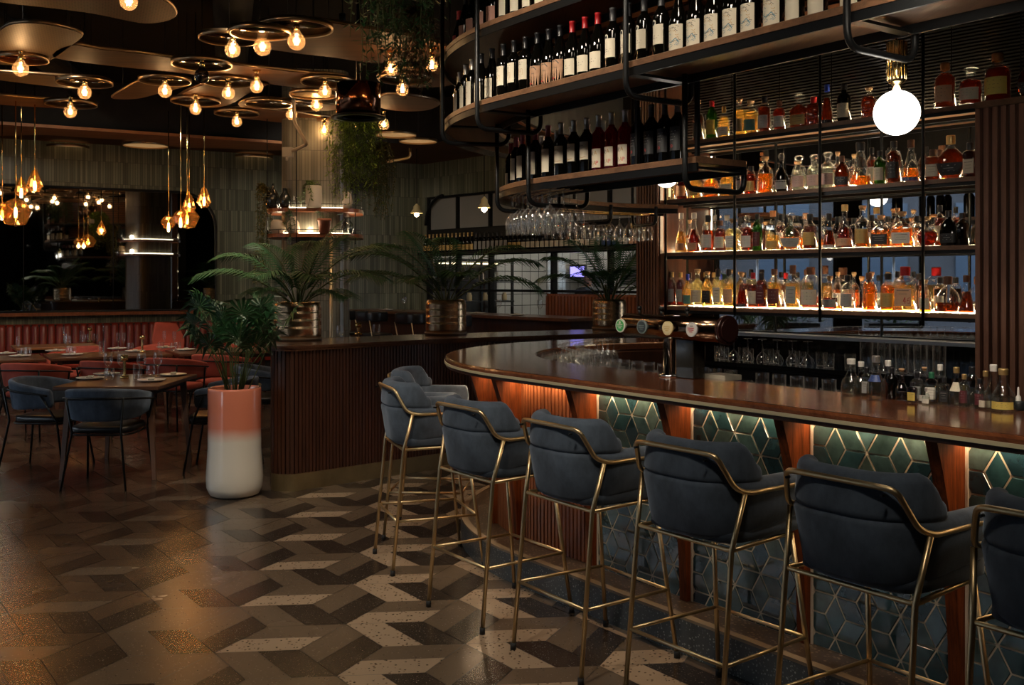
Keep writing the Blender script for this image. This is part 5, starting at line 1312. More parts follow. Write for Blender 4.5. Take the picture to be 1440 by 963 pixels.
# vases and pots on the shelves
def vase(name, label, x, y, z, prof, mat, cat='vase'):
    m = M(); m.lathe(prof, (x,y,z+.0005), 22); return tag(m.build(name, mat), label, cat)
fy = PC.y-.44
DG = pm('dark_ceramic', (.02,.025,.025), rough=.15, coat=.5); WC = pm('warm_ceramic', (.55,.46,.34), rough=.5); TCT = pm('terracotta', (.36,.12,.055), rough=.6)
vase('bottle_vase','dark glazed bottle vase at the dining end of the upper pillar shelf', PC.x-.43, fy+.10, 2.40, [(0,0),(.05,0),(.075,.03),(.08,.12),(.055,.19),(.02,.23),(.018,.28),(.022,.285),(.015,.285)], DG)
vase('round_vase','dark rounded vase beside the bottle vase on the upper pillar shelf', PC.x-.27, fy+.02, 2.40, [(0,0),(.04,0),(.065,.05),(.06,.13),(.03,.18),(.025,.22),(.03,.225)], DG)
vase('cylinder_vase','tall cream cylinder vase on the upper pillar shelf', PC.x+.06, fy-.02, 2.40, [(0,0),(.085,0),(.09,.02),(.09,.24),(.086,.25),(.078,.25),(.078,.1)], WC)
vase('glass_jar','small clear glass jar on the upper pillar shelf near the front rod', PC.x-.13, fy-.02, 2.40, [(0,.003),(.04,0),(.055,.05),(.05,.11),(.035,.14)], CLEAR)
vase('jug','pale ceramic jug at the kitchen end of the upper pillar shelf', PC.x+.42, fy+.08, 2.40, [(0,0),(.05,0),(.06,.08),(.045,.16),(.05,.19)], WC)
vase('white_pot','cream round pot on the lower pillar shelf', PC.x-.36, fy+.07, 2.115, [(0,0),(.06,0),(.085,.05),(.08,.13),(.055,.16),(.05,.16)], WC)
vase('cream_jar','cream jar with small neck on the lower pillar shelf', PC.x-.17, fy-.02, 2.115, [(0,0),(.055,0),(.075,.05),(.065,.12),(.035,.16),(.035,.19)], WC)
vase('terracotta_pot','terracotta pot with a dark leafy sprig on the lower pillar shelf', PC.x+.18, fy-.02, 2.115, [(0,0),(.055,0),(.075,.14),(.08,.14),(.08,.165),(.068,.165),(.065,.12)], TCT, 'plant pot')
vase('glass_vase','dark glass vase at the kitchen end of the lower pillar shelf', PC.x+.42, fy+.08, 2.115, [(0,.003),(.05,0),(.07,.06),(.055,.12),(.03,.16),(.04,.19)], glass('smoked_glass', (.5,.52,.5), ior=1.6))
def leaf(m, p, d, l, w, mi=0):
    d = Vector(d).normalized(); s = d.cross(Vector((0,0,1))); s = s.normalized() if s.length > .05 else Vector((1,0,0)); u = s.cross(d)
    a = Vector(p); b = a+d*l*.5-s*w; c = a+d*l; e = a+d*l*.5+s*w; k = a+d*l*.5-u*w*.35
    m.add([a,b,c,e,k], [(0,1,4),(1,2,4),(2,3,4),(3,0,4)], mi)
def trailing(name, label, x, y, z, nst, drop, spread, ll, lw, mat, seed, dens=26, rise=.08, cat='trailing plant'):
    rnd = random.Random(seed); m = M()
    for k in range(nst):
        a = rnd.uniform(0,2*PI); r = spread*rnd.uniform(.2,1); L = drop*rnd.uniform(.45,1.0)
        P = sm_curve([(x,y,z),(x+.5*r*math.cos(a),y+.5*r*math.sin(a),z+rise*rnd.uniform(.3,1)),(x+r*math.cos(a),y+r*math.sin(a),z-.08*L),(x+r*1.06*math.cos(a)+rnd.uniform(-.03,.03),y+r*1.06*math.sin(a),z-.5*L),(x+r*math.cos(a)+rnd.uniform(-.05,.05),y+r*math.sin(a)+rnd.uniform(-.05,.05),z-L)], 6)
        m.tube(P, .0022, 4, mi=1)
        for q in range(dens):
            t = rnd.uniform(.12,1)*(len(P)-1); i = min(int(t), len(P)-2); p = Vector(P[i]).lerp(Vector(P[i+1]), t-i)
            b = rnd.uniform(0,2*PI); leaf(m, p, (math.cos(b), math.sin(b), rnd.uniform(-1.1,.3)), ll*rnd.uniform(.6,1.2), lw*rnd.uniform(.7,1.2))
    return tag(m.build(name, [mat, STEMG]), label, cat)
trailing('trailing_plant','long dry golden plant trailing off the dining end of the pillar shelves', PC.x-.54, fy+.05, 2.62, 16, 1.15, .09, .05, .010, LEAFY, 3, 60)
trailing('trailing_plant','small green plant spilling from the cream cylinder vase', PC.x+.03, fy-.02, 2.66, 14, .26, .13, .05, .010, LEAFL, 4, 22, .06)
trailing('trailing_plant','thin vine hanging through the lower pillar shelf', PC.x-.20, fy-.08, 2.33, 5, .62, .05, .045, .011, LEAFD, 5, 22)
m = M(); rnd = random.Random(8)
for k in range(16): a = rnd.uniform(0,2*PI); b = Vector((PC.x+.18,fy-.02,2.26)); e = b+Vector((.10*math.cos(a)+.04,.07*math.sin(a),rnd.uniform(.05,.13))); m.tube([b,e],.002,4,mi=1); leaf(m, e, (math.cos(a),math.sin(a),.2), .085, .028)
tag(m.build('leafy_sprig', [LEAFD, STEMG]), 'dark round-leaved plant in the terracotta pot', 'plant')
# hanging greenery beside the copper drum
trailing('hanging_fern','bright feathery fern hanging beside the tiled pillar under the copper drum', -1.42, 9.2, 3.02, 80, .74, .26, .06, .007, pm('bright_fern', (.22,.34,.03), rough=.5, var=.4, vscale=5), 9, 60, .10, 'hanging plant')
trailing('hanging_fern','pale feathery moss hanging below the bright fern', -1.20, 9.3, 2.76, 36, .62, .15, .045, .006, LEAFY, 10, 60, .10, 'hanging plant')
trailing('hanging_vine','mass of dark vines hanging from the ceiling between the copper drum and the rack', -.76, 6.9, 4.18, 80, 1.25, .34, .075, .012, LEAFD, 12, 55, .02, 'hanging plant')
trailing('hanging_vine','leafy green vine trailing in front of the amber ceiling panel', -.92, 6.2, 4.10, 16, .75, .30, .085, .026, pm('ivy_leaf', (.09,.17,.04), rough=.45, var=.3, vscale=5), 13, 26, .02, 'hanging plant')
trailing('hanging_vine','brown dried vine reaching down beside the ring lights', -.66, 7.0, 3.45, 24, .62, .16, .05, .008, pm('dried_leaf', (.10,.055,.02), rough=.6, var=.3, vscale=5), 14, 50, .02, 'hanging plant')
# ================================================================== CEILING PANELS, RINGS AND BULBS
def cz(u, v, z=3.42): x, y = W(u, v, z); return (x, y)
MESHP = None
t_ = NT('perforated_panel'); p = t_.node('ShaderNodeBsdfPrincipled', Roughness=.5); tc = t_.node('ShaderNodeTexCoord')
mp = t_.node('ShaderNodeMapping'); mp.inputs['Scale'].default_value = (38,38,0); mp.inputs['Rotation'].default_value = (0,0,.4); t_.ln(tc, 'Object', mp, 'Vector')
vo = t_.node('ShaderNodeTexVoronoi', Scale=1.0, Randomness=0.0); t_.ln(mp, 0, vo, 'Vector'); r_ = t_.node('ShaderNodeValToRGB'); e = r_.color_ramp.elements
e[0].position = .24; e[1].position = .30; e[0].color = (.012,.008,.005,1); e[1].color = (.095,.058,.032,1); t_.ln(vo, 'Distance', r_, 0); t_.ln(r_, 0, p, 'Base Color'); t_.ln(p, 0, t_.out, 0)
MESHP = t_.mat
PANELS = [
 ('large perforated bronze-toned ceiling panel with rounded end, cut by the frame top', MESHP, [(-70,-14),(0,3),(60,10),(130,19),(195,32),(225,31.5),(243,26),(247,18),(238,6),(215,-6),(160,-24),(60,-30)]),
 ('perforated ceiling panel with slanted sides above the copper-lined ring', MESHP, [(-14,58),(8,38),(30,33),(60,34),(92,40),(112,47),(114,53),(98,66),(72,84),(58,90),(20,92),(-14,86)]),
 ('long timber ceiling plank reaching from the perforated panel to the copper drum', CEILWOOD, [(76,81),(98,64),(140,69.5),(200,76),(245,82),(300,88),(360,95),(430,103),(480,107),(494,114),(492,122),(474,129),(440,127),(400,121),(330,112),(240,101),(160,93)]),
 ('timber ceiling plank ending in the third ring, over the dining tables', CEILWOOD, [(-20,102),(40,104.5),(90,108),(140,111),(157,117),(150,123),(118,125),(80,122.5),(0,113),(-20,111)]),
 ('slim timber ceiling plank nearest the tiled wall with one ring', CEILWOOD, [(-20,134),(60,139.5),(110,141.5),(135,146),(130,152),(105,153.5),(60,151),(-20,145)]),
 ('short leaf-shaped timber panel with ring between the two plank groups', CEILWOOD, [(158,137),(180,123),(200,113.5),(235,110.5),(266,114),(262,121),(225,131),(195,138.5),(168,139.5)]),
 ('diamond-like timber ceiling panel under two rings', CEILWOOD, [(245,141),(262,129),(285,120),(325,110),(366,113),(378,118),(350,131),(325,146),(300,151.5),(268,151),(250,146)]),
 ('timber ceiling plank with two rings beyond the diamond-like panel', CEILWOOD, [(336,147),(345,141),(372,139),(420,143),(470,148),(474,154),(440,156),(390,154),(345,151)]),
 ('lowest timber ceiling plank running to the tiled pillar', CEILWOOD, [(306,158),(322,153),(352,151.5),(400,157),(450,164),(484,169),(486,175),(460,179.5),(410,174),(350,167.5),(315,163)]),
 ('broad amber timber ceiling panel with large ring near the frame top', CEILWOOD, [(366,66),(380,54),(392,34),(440,29),(500,38),(560,48),(616,60),(628,72),(600,84),(545,88),(515,87.5),(470,81),(410,74)]),
 ('oval timber ceiling panel beyond the copper drum', CEILWOOD, [(532,140),(545,133.5),(580,135.5),(610,141),(617,148),(600,155),(570,156.5),(540,153),(530,147)]),
 ('timber ceiling panel half hidden by the hanging vines beside the wine rack', CEILWOOD, [(532,112),(545,100),(590,97),(640,103),(650,114),(620,122),(570,122)]),
]
for lab, mat, P in PANELS:
    pts = [cz(u, v, 3.425) for u, v in P]
    q_ = [(a,b,0) for a,b in pts]; cc = sm_curve([q_[-1]]+q_+[q_[0],q_[1]], 4); pts = [(p[0],p[1]) for p in cc[4:-5]]
    t = thing('ceiling_panel', lab, 'ceiling panel', (sum(p[0] for p in pts)/len(pts), sum(p[1] for p in pts)/len(pts), 3.425), 0, 'suspended ceiling panels')
    m = M(); m.prism(pts, 3.425, 3.455); inv(m, 'board', mat, t)
    m = M(); m.tube([(a,b,3.44) for a,b in pts], .012, 6, closed=True); inv(m, 'edge_trim', BRONZE, t)
    cx = t.location.x; cy = t.location.y
    m = M()
    for q in (0, len(pts)//2): a, b = pts[q]; a = cx+(a-cx)*.7; b = cy+(b-cy)*.7; m.tube([(a,b,3.455),(a,b,CZ-.005)], .003, 4)
    inv(m, 'suspension_wire', BLACKMETAL, t)
def ring(u, v, w, lab, z=3.40, tilt=0, dish='dark', cat='ring light'):
    x, y = W(u, v, z); R = w/2/F*y
    t = thing('ring_light', lab, cat, (x,y,z), 0, 'bronze ring lights')
    m = M(); n = 40
    m.lathe([(R-.012,-.006),(R,-.008),(R,.030),(R-.012,.030),(R-.012,-.006)], n=n); m.build('ring', BRONZE, t)
    m = M(); m.lathe([(0,.012),(R-.012,.012),(R-.012,.02),(0,.02)][::-1], n=n); m.build('dish', {'dark': pm('dark_dish', (.05,.035,.025), rough=.12, metal=.9), 'copper': pm('copper_dish', (.50,.22,.10), rough=.08, metal=1), 'glow': pm('gold_disc_added_glow', (.6,.4,.16), rough=.4, metal=.5, emit=(1,.56,.22), es=.16), 'gold': pm('gold_disc', (.75,.50,.20), rough=.4, metal=.5)}[dish], t)
    m = M(); m.tube([(0,0,.02),(0,0,CZ-z-.005)], .004, 5); m.build('suspension_wire', BLACKMETAL, t)
    return t
def bulb(u, v, dpx, lab, lit=True, z=3.28, e=4.0):
    x, y = W(u, v, z); r = max(.045, min(.064, dpx/2/F*y))
    t = thing('globe_bulb', lab, 'light bulb', (x,y,z), 0, 'filament globe bulbs')
    pr = [(0,-r)]+[(r*math.cos(a), r*math.sin(a)) for a in [(-PI/2+PI*i/14) for i in range(1,12)]]+[(.024,r*1.12),(.020,r*1.3)]
    m = M(); m.lathe(pr, n=22); m.build('bulb_glass', BULBGL if lit else glass('dark_bulb_glass', (.25,.25,.25), ior=1.8), t)
    m = M(); m.lathe([(0,r*1.24),(.021,r*1.25),(.022,r*1.25+.03),(.012,r*1.25+.038),(.012,r*1.25+.045),(.040,r*1.25+.075),(0,r*1.25+.076)], n=16); m.build('lamp_holder', BRIGHTBRASS, t)
    if lit:
        m = M()
        for k in range(4):
            a = PI/2*k; c_, s_ = math.cos(a)*.011, math.sin(a)*.011; m.tube([(c_,s_,-.026),(c_*.5,s_*.5,.028)], .0016, 5)
        m.build('filament', FILAMENT, t)
        L = bpy.data.lights.new('bulb_lamp', 'POINT'); L.energy = e; L.color = (1,.66,.36); L.shadow_soft_size = .03
        o = bpy.data.objects.new('bulb_lamp', L); COL.objects.link(o); o.parent = t; o.location = (0,0,-.005)
    return t
RINGS = [(32,84,68,'copper-lined ring under the slanted perforated panel','copper'),(119,117,76,'bronze ring light at the end of the plank over the dining tables','dark'),(100,147,70,'bronze ring light on the slim plank nearest the tiled wall','dark'),
 (232,114,72,'bronze ring light on the leaf-shaped timber panel','dark'),(275,143,68,'bronze ring light at the low end of the diamond-like panel','dark'),(284,91,84,'bronze ring with dark red dish above the unlit bulb','dark'),
 (322,116,72,'bronze ring light behind the dark ringed bulb on the diamond-like panel','dark'),(322,55,84,'open bronze ring beside the large ring near the frame top','dark'),(366,47,86,'open bronze ring overlapping the large ring','dark'),(416,40,104,'largest bronze ring light on the broad amber panel','dark'),
 (333,160,62,'bronze ring light at the start of the lowest plank','dark'),(378,147,66,'bronze ring light on the short plank before the pillar','dark'),(412,150,76,'bronze ring light overlapping the next ring before the pillar','dark'),(462,116,78,'bronze ring light at the end of the long plank beside the copper drum','dark'),
 (440,134,66,'bright brass ring hanging just before the pillar','gold'),(456,174,56,'bronze ring light at the end of the lowest plank by the pillar','dark'),(570,112,76,'bronze ring light behind the hanging vines','dark')]
for k, (u, v, w, lab, dish) in enumerate(RINGS): ring(u, v, w, lab, z={7:3.45,8:3.33,11:3.33,14:3.33}.get(k,3.395), dish=dish)
for u, v, w, lab, z in ((95,208,58,'flat gold disc with added glow closest to the frame edge on the tiled wall side',3.585),(205,205,62,'flat gold disc with added glow under the middle of the scalloped board',3.585),(356,222,54,'flat gold disc with added glow between the scalloped board and the pillar',3.6),
                        (556,190,60,'flat gold disc with added glow beyond the bright fern',3.5),(588,199,54,'flat gold disc with added glow overlapping its twin beyond the fern',3.5)):
    ring(u, v, w, lab, z=z, dish='glow', cat='gold disc')  # gold discs, not lamps; a soft emission is added to brighten them
BULBS = [(181,2,25,'glowing filament bulb under the large perforated panel at the frame top',1),(29,97,22,'glowing filament bulb under the copper-lined ring',1),(119,130,19,'glowing filament bulb at the plank over the dining tables',1),(99,157,18,'glowing filament bulb on the slim plank nearest the tiled wall',1),
 (232,128,19,'glowing filament bulb under the leaf-shaped panel',1),(275,153,17,'glowing filament bulb at the low end of the diamond-like panel',1),(284,107,21,'unlit dark globe bulb hanging under the ring with red dish',0),(321,131,18,'glowing filament bulb between the diamond-like panel and its ring',1),
 (327,70,22,'glowing filament bulb under the first open ring',1),(369,66,25,'glowing filament bulb under the second open ring',1),(417,58,26,'largest glowing filament bulb under the big amber panel ring',1),(361,122,18,'glowing filament bulb hanging alone below the long plank',1),
 (333,171,15,'glowing filament bulb at the start of the lowest plank',1),(410,161,16,'glowing filament bulb above the bent conduit pipe',1),(457,129,18,'glowing filament bulb at the end of the long plank',1),(445,148,17,'glowing filament bulb under the bright brass ring',1),
 (456,183,14,'small glowing filament bulb in front of the pillar top',1),(497,172,15,'glowing filament bulb under the copper drum',1),(540,175,16,'glowing filament bulb just past the copper drum',1),(550,97,19,'glowing filament bulb half behind the hanging vine',1),(566,126,18,'glowing filament bulb below the hanging vine',1),(607,92,18,'glowing filament bulb among the leaves beside the wine rack',1)]
for u, v, d, lab, lit in BULBS: bulb(u, v, d, lab, bool(lit), e=1.5)
# copper drum
x, y = W(504, 140, 3.20); y = 8.7; x = (504-U0)/F*y
t = thing('copper_drum', 'large dark copper drum hanging from the ceiling in front of the pillar', 'drum lamp', (x,y,3.0))
m = M(); m.lathe([(.175,.0),(.19,.0),(.19,.27),(0,.27)], n=40); m.build('drum', pm('dark_copper', (.20,.085,.045), rough=.16, metal=1), t)
m = M(); m.lathe([(.20,.0),(.235,-.012),(.235,-.02),(.16,-.02),(.16,.0)], n=40); m.build('rim', BLACKMETAL, t)
m = M(); m.tube([(0,0,.27),(0,0,1.29)], .02, 8); m.build('stem', BLACKMETAL, t)
# conduit pipes and small devices
m = M(); m.tube(fillet([WY(412,118,10.2),WY(414,172,9.6),WY(432,203,9.6),WY(412,212,9.9)],.05), .017, 8); o = m.build('conduit_pipe', pm('pale_pipe', (.42,.33,.24), rough=.5)); tag(o, 'bent pale conduit pipe above the pillar shelves', 'pipe')
p = WY(405,214,9.95); m = M(); m.box(p, (.10,.08,.09)); m.tube([(p[0],p[1]-.05,p[2]-.05),(p[0],p[1]-.05,p[2]-.09)], .012, 8); o = m.build('junction_box', pm('pale_box', (.45,.42,.38), rough=.5)); tag(o, 'small pale junction box at the end of the bent conduit beside the pillar', 'box')
m = M(); m.tube(fillet([WY(577,208,13),WY(577,222,13),WY(537,229,13)],.06), .018, 8); tag(m.build('conduit_pipe', BRASS), 'bent brass pipe under the lowered ceiling past the fern', 'pipe')
p = FWp(7.9,.1); m = M(); m.box((p.x,p.y,3.25), (.32,.18,.20), .44); tag(m.build('wall_speaker', BLACK), 'small black loudspeaker high on the green tiled wall', 'speaker')
p = FWp(7.55,.05); m = M(); m.tube([(p.x,p.y,0),(p.x,p.y,3.3)], .022, 8); tag(m.build('riser_pipe', pm('copper_pipe', (.25,.11,.06), rough=.4, metal=.7)), 'upright copper pipe on the tiled wall beside the kitchen corner', 'pipe')
p = WY(478,400,12.0); m = M(); m.tube([(p[0],11.42,0),(p[0],11.42,2.05)], .022, 8); tag(m.build('corner_pipe', BRASS), 'upright pale brass pipe at the corner of the tiled pillar', 'pipe')
# small spotlights added overhead to brighten what they aim at
def spot(loc, tgt, e, lab, size=60, blend=.8, col=(1,.86,.68), vis=True):
    L = bpy.data.lights.new('added_spot_lamp', 'SPOT'); L.energy = e; L.spot_size = math.radians(size); L.spot_blend = blend; L.color = col; L.shadow_soft_size = .18
    t = thing('added_spotlight', lab, 'spotlight', loc, 0, 'added spotlights')
    d = (Vector(tgt)-Vector(loc)).normalized(); v_ = Vector(loc)
    m = M(); a = -d*.11; b = d*.015; m.tube([a, b], .032, 14); m.tube([(0,0,.0),(0,0,CZ-loc[2]-.005)], .008, 6); m.build('housing', BLACKMETAL, t)
    o = bpy.data.objects.new('added_spot_lamp', L); COL.objects.link(o); o.parent = t; o.location = d*.03
    o.rotation_euler = d.to_track_quat('-Z','Y').to_euler()
    return t

# ================================================================== AMBER PENDANTS
def pendant(u, v, dpx, kind, Y, lab, e=1.5):
    x, y, z = WY(u, v, Y); R = dpx/2/F*Y
    t = thing('amber_pendant', lab, 'pendant lamp', (x,y,z), 0, 'faceted amber glass pendants')
    if kind == 'drop': pr = [(R*.45,-1.15*R),(R*1.0,-.45*R),(R*.62,.7*R),(R*.25,1.6*R)]; n = 7
    else: pr = [(R*.30,-.82*R),(R*.62,-.75*R),(R*1.0,.05*R),(R*.55,.62*R),(R*.12,.86*R)]; n = 8
    m = M(); m.lathe(pr, n=n, smooth=False); m.build('glass_shade', AMBERSHADE, t)
    zt = pr[-1][1]
    m = M(); m.tube([(0,0,zt-.10),(0,0,min(CZ,3.64)-z)], .006, 6); m.build('stem', BRIGHTBRASS, t)
    m = M(); m.lathe([(0,-.055),(.012,-.05),(.016,0),(.011,.05),(0,.055)], (0,0,zt-.15 if kind != 'drop' else zt-.17), 12); f = m.build('bulb', FILAMENTA, t)
    m = M(); m.tube([(0,0,-.9*R),(0,0,-.45*R)], .012, 8); m.build('socket', BRIGHTBRASS, t)
    L = bpy.data.lights.new('pendant_lamp', 'POINT'); L.energy = e; L.color = (1,.55,.22); L.shadow_soft_size = .03
    o = bpy.data.objects.new('pendant_lamp', L); COL.objects.link(o); o.parent = t; o.location = (0,0,zt-.16)
PD = [(49,257,23,'drop',10.6,'faceted amber drop pendant highest in the cluster by the frame edge'),(30,265,19,'drop',11.2,'slim amber drop pendant lower in the cluster by the frame edge'),(22,298,46,'gem',10.4,'wide faceted amber pendant lowest in the cluster by the frame edge'),(3,296,30,'gem',11.0,'amber pendant cut by the frame edge'),
      (287,280,21,'drop',12.2,'faceted amber drop pendant highest in the cluster near the pillar'),(266,288,20,'drop',12.6,'amber drop pendant second highest in the cluster near the pillar'),(263,306,36,'gem',12.0,'wide amber pendant lowest in the cluster near the pillar'),(254,305,24,'gem',11.7,'amber pendant with broad shoulders in the middle of the cluster near the pillar'),(237,312,23,'gem',12.3,'small amber pendant on the dining side of the cluster near the pillar')]
for a in PD: pendant(*a, e=2.4)
# little rattan-like lamps by the kitchen window
for u, v, Y, lab in ((586,298,16.0,'small pale cone lamp on the tiled wall at the kitchen corner'),(681,290,13.6,'small straw-coloured cone lamp before the kitchen window')):
    x, y, z = WY(u, v, Y); t = thing('cone_lamp', lab, 'lamp', (x,y,z), 0, 'small cone lamps')
    R = 9/F*Y; m = M(); m.lathe([(R*1.0,-.02),(R*.55,.05),(R*.5,.09),(R*.12,.13)], n=16); m.build('shade', pm('straw_shade', (.50,.40,.20), rough=.6), t)
    m = M(); m.lathe([(0,-.085),(.035,-.06),(.04,-.03),(.02,.0),(.0,.005)], n=14); m.build('bulb', emis('small_bulb_glow', (1,.75,.45), 9), t)
    m = M(); m.tube([(0,0,.13),(0,0,3.66-z)], .006, 6); m.build('rod', BLACKMETAL, t)
    L = bpy.data.lights.new('cone_lamp_bulb', 'POINT'); L.energy = 2; L.color = (1,.7,.4); o = bpy.data.objects.new('cone_lamp_bulb', L); COL.objects.link(o); o.parent = t; o.location = (0,0,-.11)

# ================================================================== DINING AREA
def make_chair(label, loc, rz, vel, seatm, group):
    t = thing('dining_chair', label, 'chair', loc, rz, group)
    m = M(); cushion(m, .235, .225, .11, .415, .475, cy=.03, e=.02); m.build('seat', seatm, t)
    path = arc_path(.285, -.27, .16, .25, 14); m = M()
    def sec(i, f):
        w = abs(f-.5)*2; hi = .775-.075*w**2.2; lo = .515+.03*w**2
        return [(o-.035*(1-(z-lo)/(hi-lo)), z) for o, z in pad_section(.05, lo, hi, .024)]
    sweep_pad(m, path, sec); m.build('backrest', vel, t)
    m = M(); P = [(x+nx*.034, y+ny*.034, .70-.05*(abs(i/(len(path)-1)-.5)*2)**2.2) for i, (x,y,nx,ny) in enumerate(path)]
    m.tube(P, .0085, 8); m.build('back_rail', BLACKMETAL, t)
    for sx in (-1,1):
        m = M(); m.tube([(sx*.215,-.270,.70),(sx*.185,-.235,.43),(sx*.245,-.30,.0)], .009, 8); m.build('leg', BLACKMETAL, t)
        m = M(); m.tube([(sx*.318,.10,.655),(sx*.235,.20,.43),(sx*.265,.27,.0)], .009, 8); m.build('leg', BLACKMETAL, t)
    m = M(); m.tube([(a,b,.412) for a,b in rrect(.235,.225,.10,.02)], .008, 6, closed=True); m.build('seat_frame', BLACKMETAL, t)
    return t
G1 = 'blue tub chairs'; G2 = 'coral tub chairs'
def face(x, y, tx, ty): return math.atan2(ty-y, tx-x)-PI/2
T1 = (-3.24, 8.50)
bl = make_chair('dark blue velvet tub chair at the near side of the front table, back turned', (-3.17,7.98,0), .02, BLUEV, BLACKLEATHER, G1)
for x, y, lab in ((-3.93,8.62,'dark blue tub chair at the front table on the window side'),(-2.45,8.62,'dark blue tub chair between the front table and the coral planter'),(-2.42,9.95,'dark blue tub chair half hidden behind the planter against the fluted counter')):
    copy_tree(bl, (x,y,0), face(x,y,*T1)+(.10 if x < -3.5 else -.05) if y < 9 else -PI/2+.2, lab)
rd = make_chair('coral velvet tub chair behind the front table, nearest the frame edge', (-4.86,10.35,0), -.12, REDV, REDV, G2)
for x, y, a, lab in ((-4.18,10.62,-.30,'coral tub chair partly behind the first coral chair at the second table row'),(-3.66,11.02,-.28,'coral tub chair behind the far corner of the front table'),(-3.30,11.5,-.3,'coral tub chair behind the planter fronds at the second table row'),(-5.72,9.95,-.2,'coral tub chair cut by the frame edge at the second table row'),
                     (-5.35,12.45,PI-.4,'coral tub chair on the far side of the second table row'),(-4.55,12.9,PI-.4,'coral tub chair on the far side nearer the tall coral chair'),(-6.35,11.9,PI-.4,'coral tub chair on the far side closest to the frame edge'),(-3.55,13.1,PI-.5,'coral tub chair turned to the round-edged rear table')):
    copy_tree(rd, (x,y,0), a, lab)
# tall-backed coral chair
t = thing('high_back_chair', 'coral chair with tall angular back at the rear tables', 'chair', (-4.62,13.75,0), .5)
m = M(); m.box((0,0,.45), (.46,.46,.09)); m.build('seat', REDV, t, bevel=.02)
m = M(); m.prism([(-.16,-.0),(.20,-.0),(.24,.3),(.13,.52),(-.15,.54),(-.2,.3)], -.03, .03); o = m.build('backrest', REDV, t, bevel=.012); o.rotation_euler = (PI/2-.1,0,0); o.location = (0,.24,.48)
for sx in (-1,1):
    for sy in (-1,1): m = M(); m.tube([(sx*.19,sy*.19,.42),(sx*.22,sy*.22,0)], .011, 6); m.build('leg', BLACKMETAL, t)
def make_table(label, loc, rz, w, d, leg=True, mat=TABLEWOOD, h=.75, group='timber dining tables'):
    t = thing('dining_table', label, 'table', loc, rz, group)
    m = M(); m.box((0,0,h-.016), (w,d,.032)); m.build('tabletop', mat, t, bevel=.006)
    m = M(); m.box((0,0,h-.055), (w-.16,d-.16,.045)); m.build('apron', DARKWOOD, t)
    for sx in (-1,1):
        for sy in (-1,1):
            m = M(); m.loft([[(sx*(w/2-.10)+a*.024, sy*(d/2-.10)+b*.024, h-.032) for a,b in ((-1,-1),(1,-1),(1,1),(-1,1))],[(sx*(w/2-.05)+a*.014, sy*(d/2-.05)+b*.014, 0) for a,b in ((-1,-1),(1,-1),(1,1),(-1,1))]], smooth=False); m.build('leg', pm('table_leg', (.14,.07,.042), rough=.4), t)
    return t
make_table('square timber dining table laid with plates and a brass candle holder, nearest the planter', (T1[0],T1[1]+.11,0), .02, .84, 1.06)
tdir = math.atan2(.9,1.54)
TR = [(-5.75,10.95),(-4.62,11.62),(-3.46,12.30)]
for k, (x,y) in enumerate(TR): make_table('timber dining table in the second row, '+('closest to the frame edge','in the middle of the row','towards the planter')[k], (x,y,0), tdir, 1.27, .80)
make_table('amber-topped timber table in the rear row before the banquette', (-5.9,13.15,0), tdir, 1.0, .7, mat=pm('amber_top', (.26,.11,.045), rough=.3, coat=.3))
make_table('small rear timber table with pale rounded edge beside the planter fronds', (-3.5,14.35,0), tdir, .8, .7, mat=PALEWOOD)
# banquette
bq = thing('banquette', 'long red leather banquette with upright channelled back under the wall mirror', 'banquette', tuple(FWp(3.2,.3))+(0,))
m = M(); s = .0
while s < 6.2:
    P = []
    for k in range(7): a = PI*k/6; q = FWp(s+.055-.053*math.cos(a), .16+.040*math.sin(a)); P.append(q)
    ring_ = lambda z, inn: [(q.x+inn*FWD.y*-1, q.y+inn*FWD.x, z) for q in P]
    rings = [[(q.x,q.y,z) for q in P] for z in (.42,.90)]+[[(q.x-FWD.y*.03,q.y+FWD.x*.03,.935) for q in P],[(q.x-FWD.y*.09,q.y+FWD.x*.09,.945) for q in P]]
    m.loft(rings, closed=False, caps=False); s += .11
inv(m, 'channelled_back', REDLEATHER, bq)
def fbox(m, s0, s1, o0, o1, z0, z1): c = FWp((s0+s1)/2,(o0+o1)/2); m.box((c.x,c.y,(z0+z1)/2), (s1-s0,o1-o0,z1-z0), math.atan2(FWD.y,FWD.x))
m = M(); fbox(m, 0, 6.2, .16, .72, .33, .46); inv(m, 'seat', REDLEATHER, bq)
m = M(); fbox(m, 0, 6.2, .02, .68, 0, .33); fbox(m, 0, 6.2, .005, .165, .33, .93); inv(m, 'base', BLACK, bq)
# tableware
def plate(x, y, z, lab, r=.115, g='pale side plates'):
    m = M(); m.lathe([(0,.002),(r*.6,0),(r*.95,.010),(r,.016),(r*.96,.017),(r*.6,.006),(0,.006)], n=24); o = m.build('plate', WHITEP, loc=(x,y,z)); tag(o, lab, 'plate', g)
    m = M(); m.box((0,0,.017), (.05,.15,.012), .3); n = m.build('napkin', pm('linen', (.45,.42,.36), rough=.9), None, bevel=.004); n.location = (x,y,z+.004); n.name = 'napkin'; tag(n, lab.replace('plate','napkin folded on the plate',1), 'napkin', 'folded napkins')
def candle(x, y, z, lab, h=.20):
    t = thing('candle_holder', lab, 'candle holder', (x,y,z), 0, 'brass candle holders')
    m = M(); m.lathe([(0,0),(.036,0),(.036,.022),(.014,.024),(0,.024)], n=24); m.build('base', BRIGHTBRASS, t)
    m = M(); m.lathe([(.012,.024),(.012,h-.04)], n=16); m.build('stem', BRIGHTBRASS, t)
    m = M(); m.lathe([(0,h-.045),(.030,h-.045),(.030,h),(.025,h),(.025,h-.03),(0,h-.03)], n=24); m.build('cup', BRIGHTBRASS, t)
def tp(u, v, z=.75): return W(u, v, z)
FT = 'on the front table'
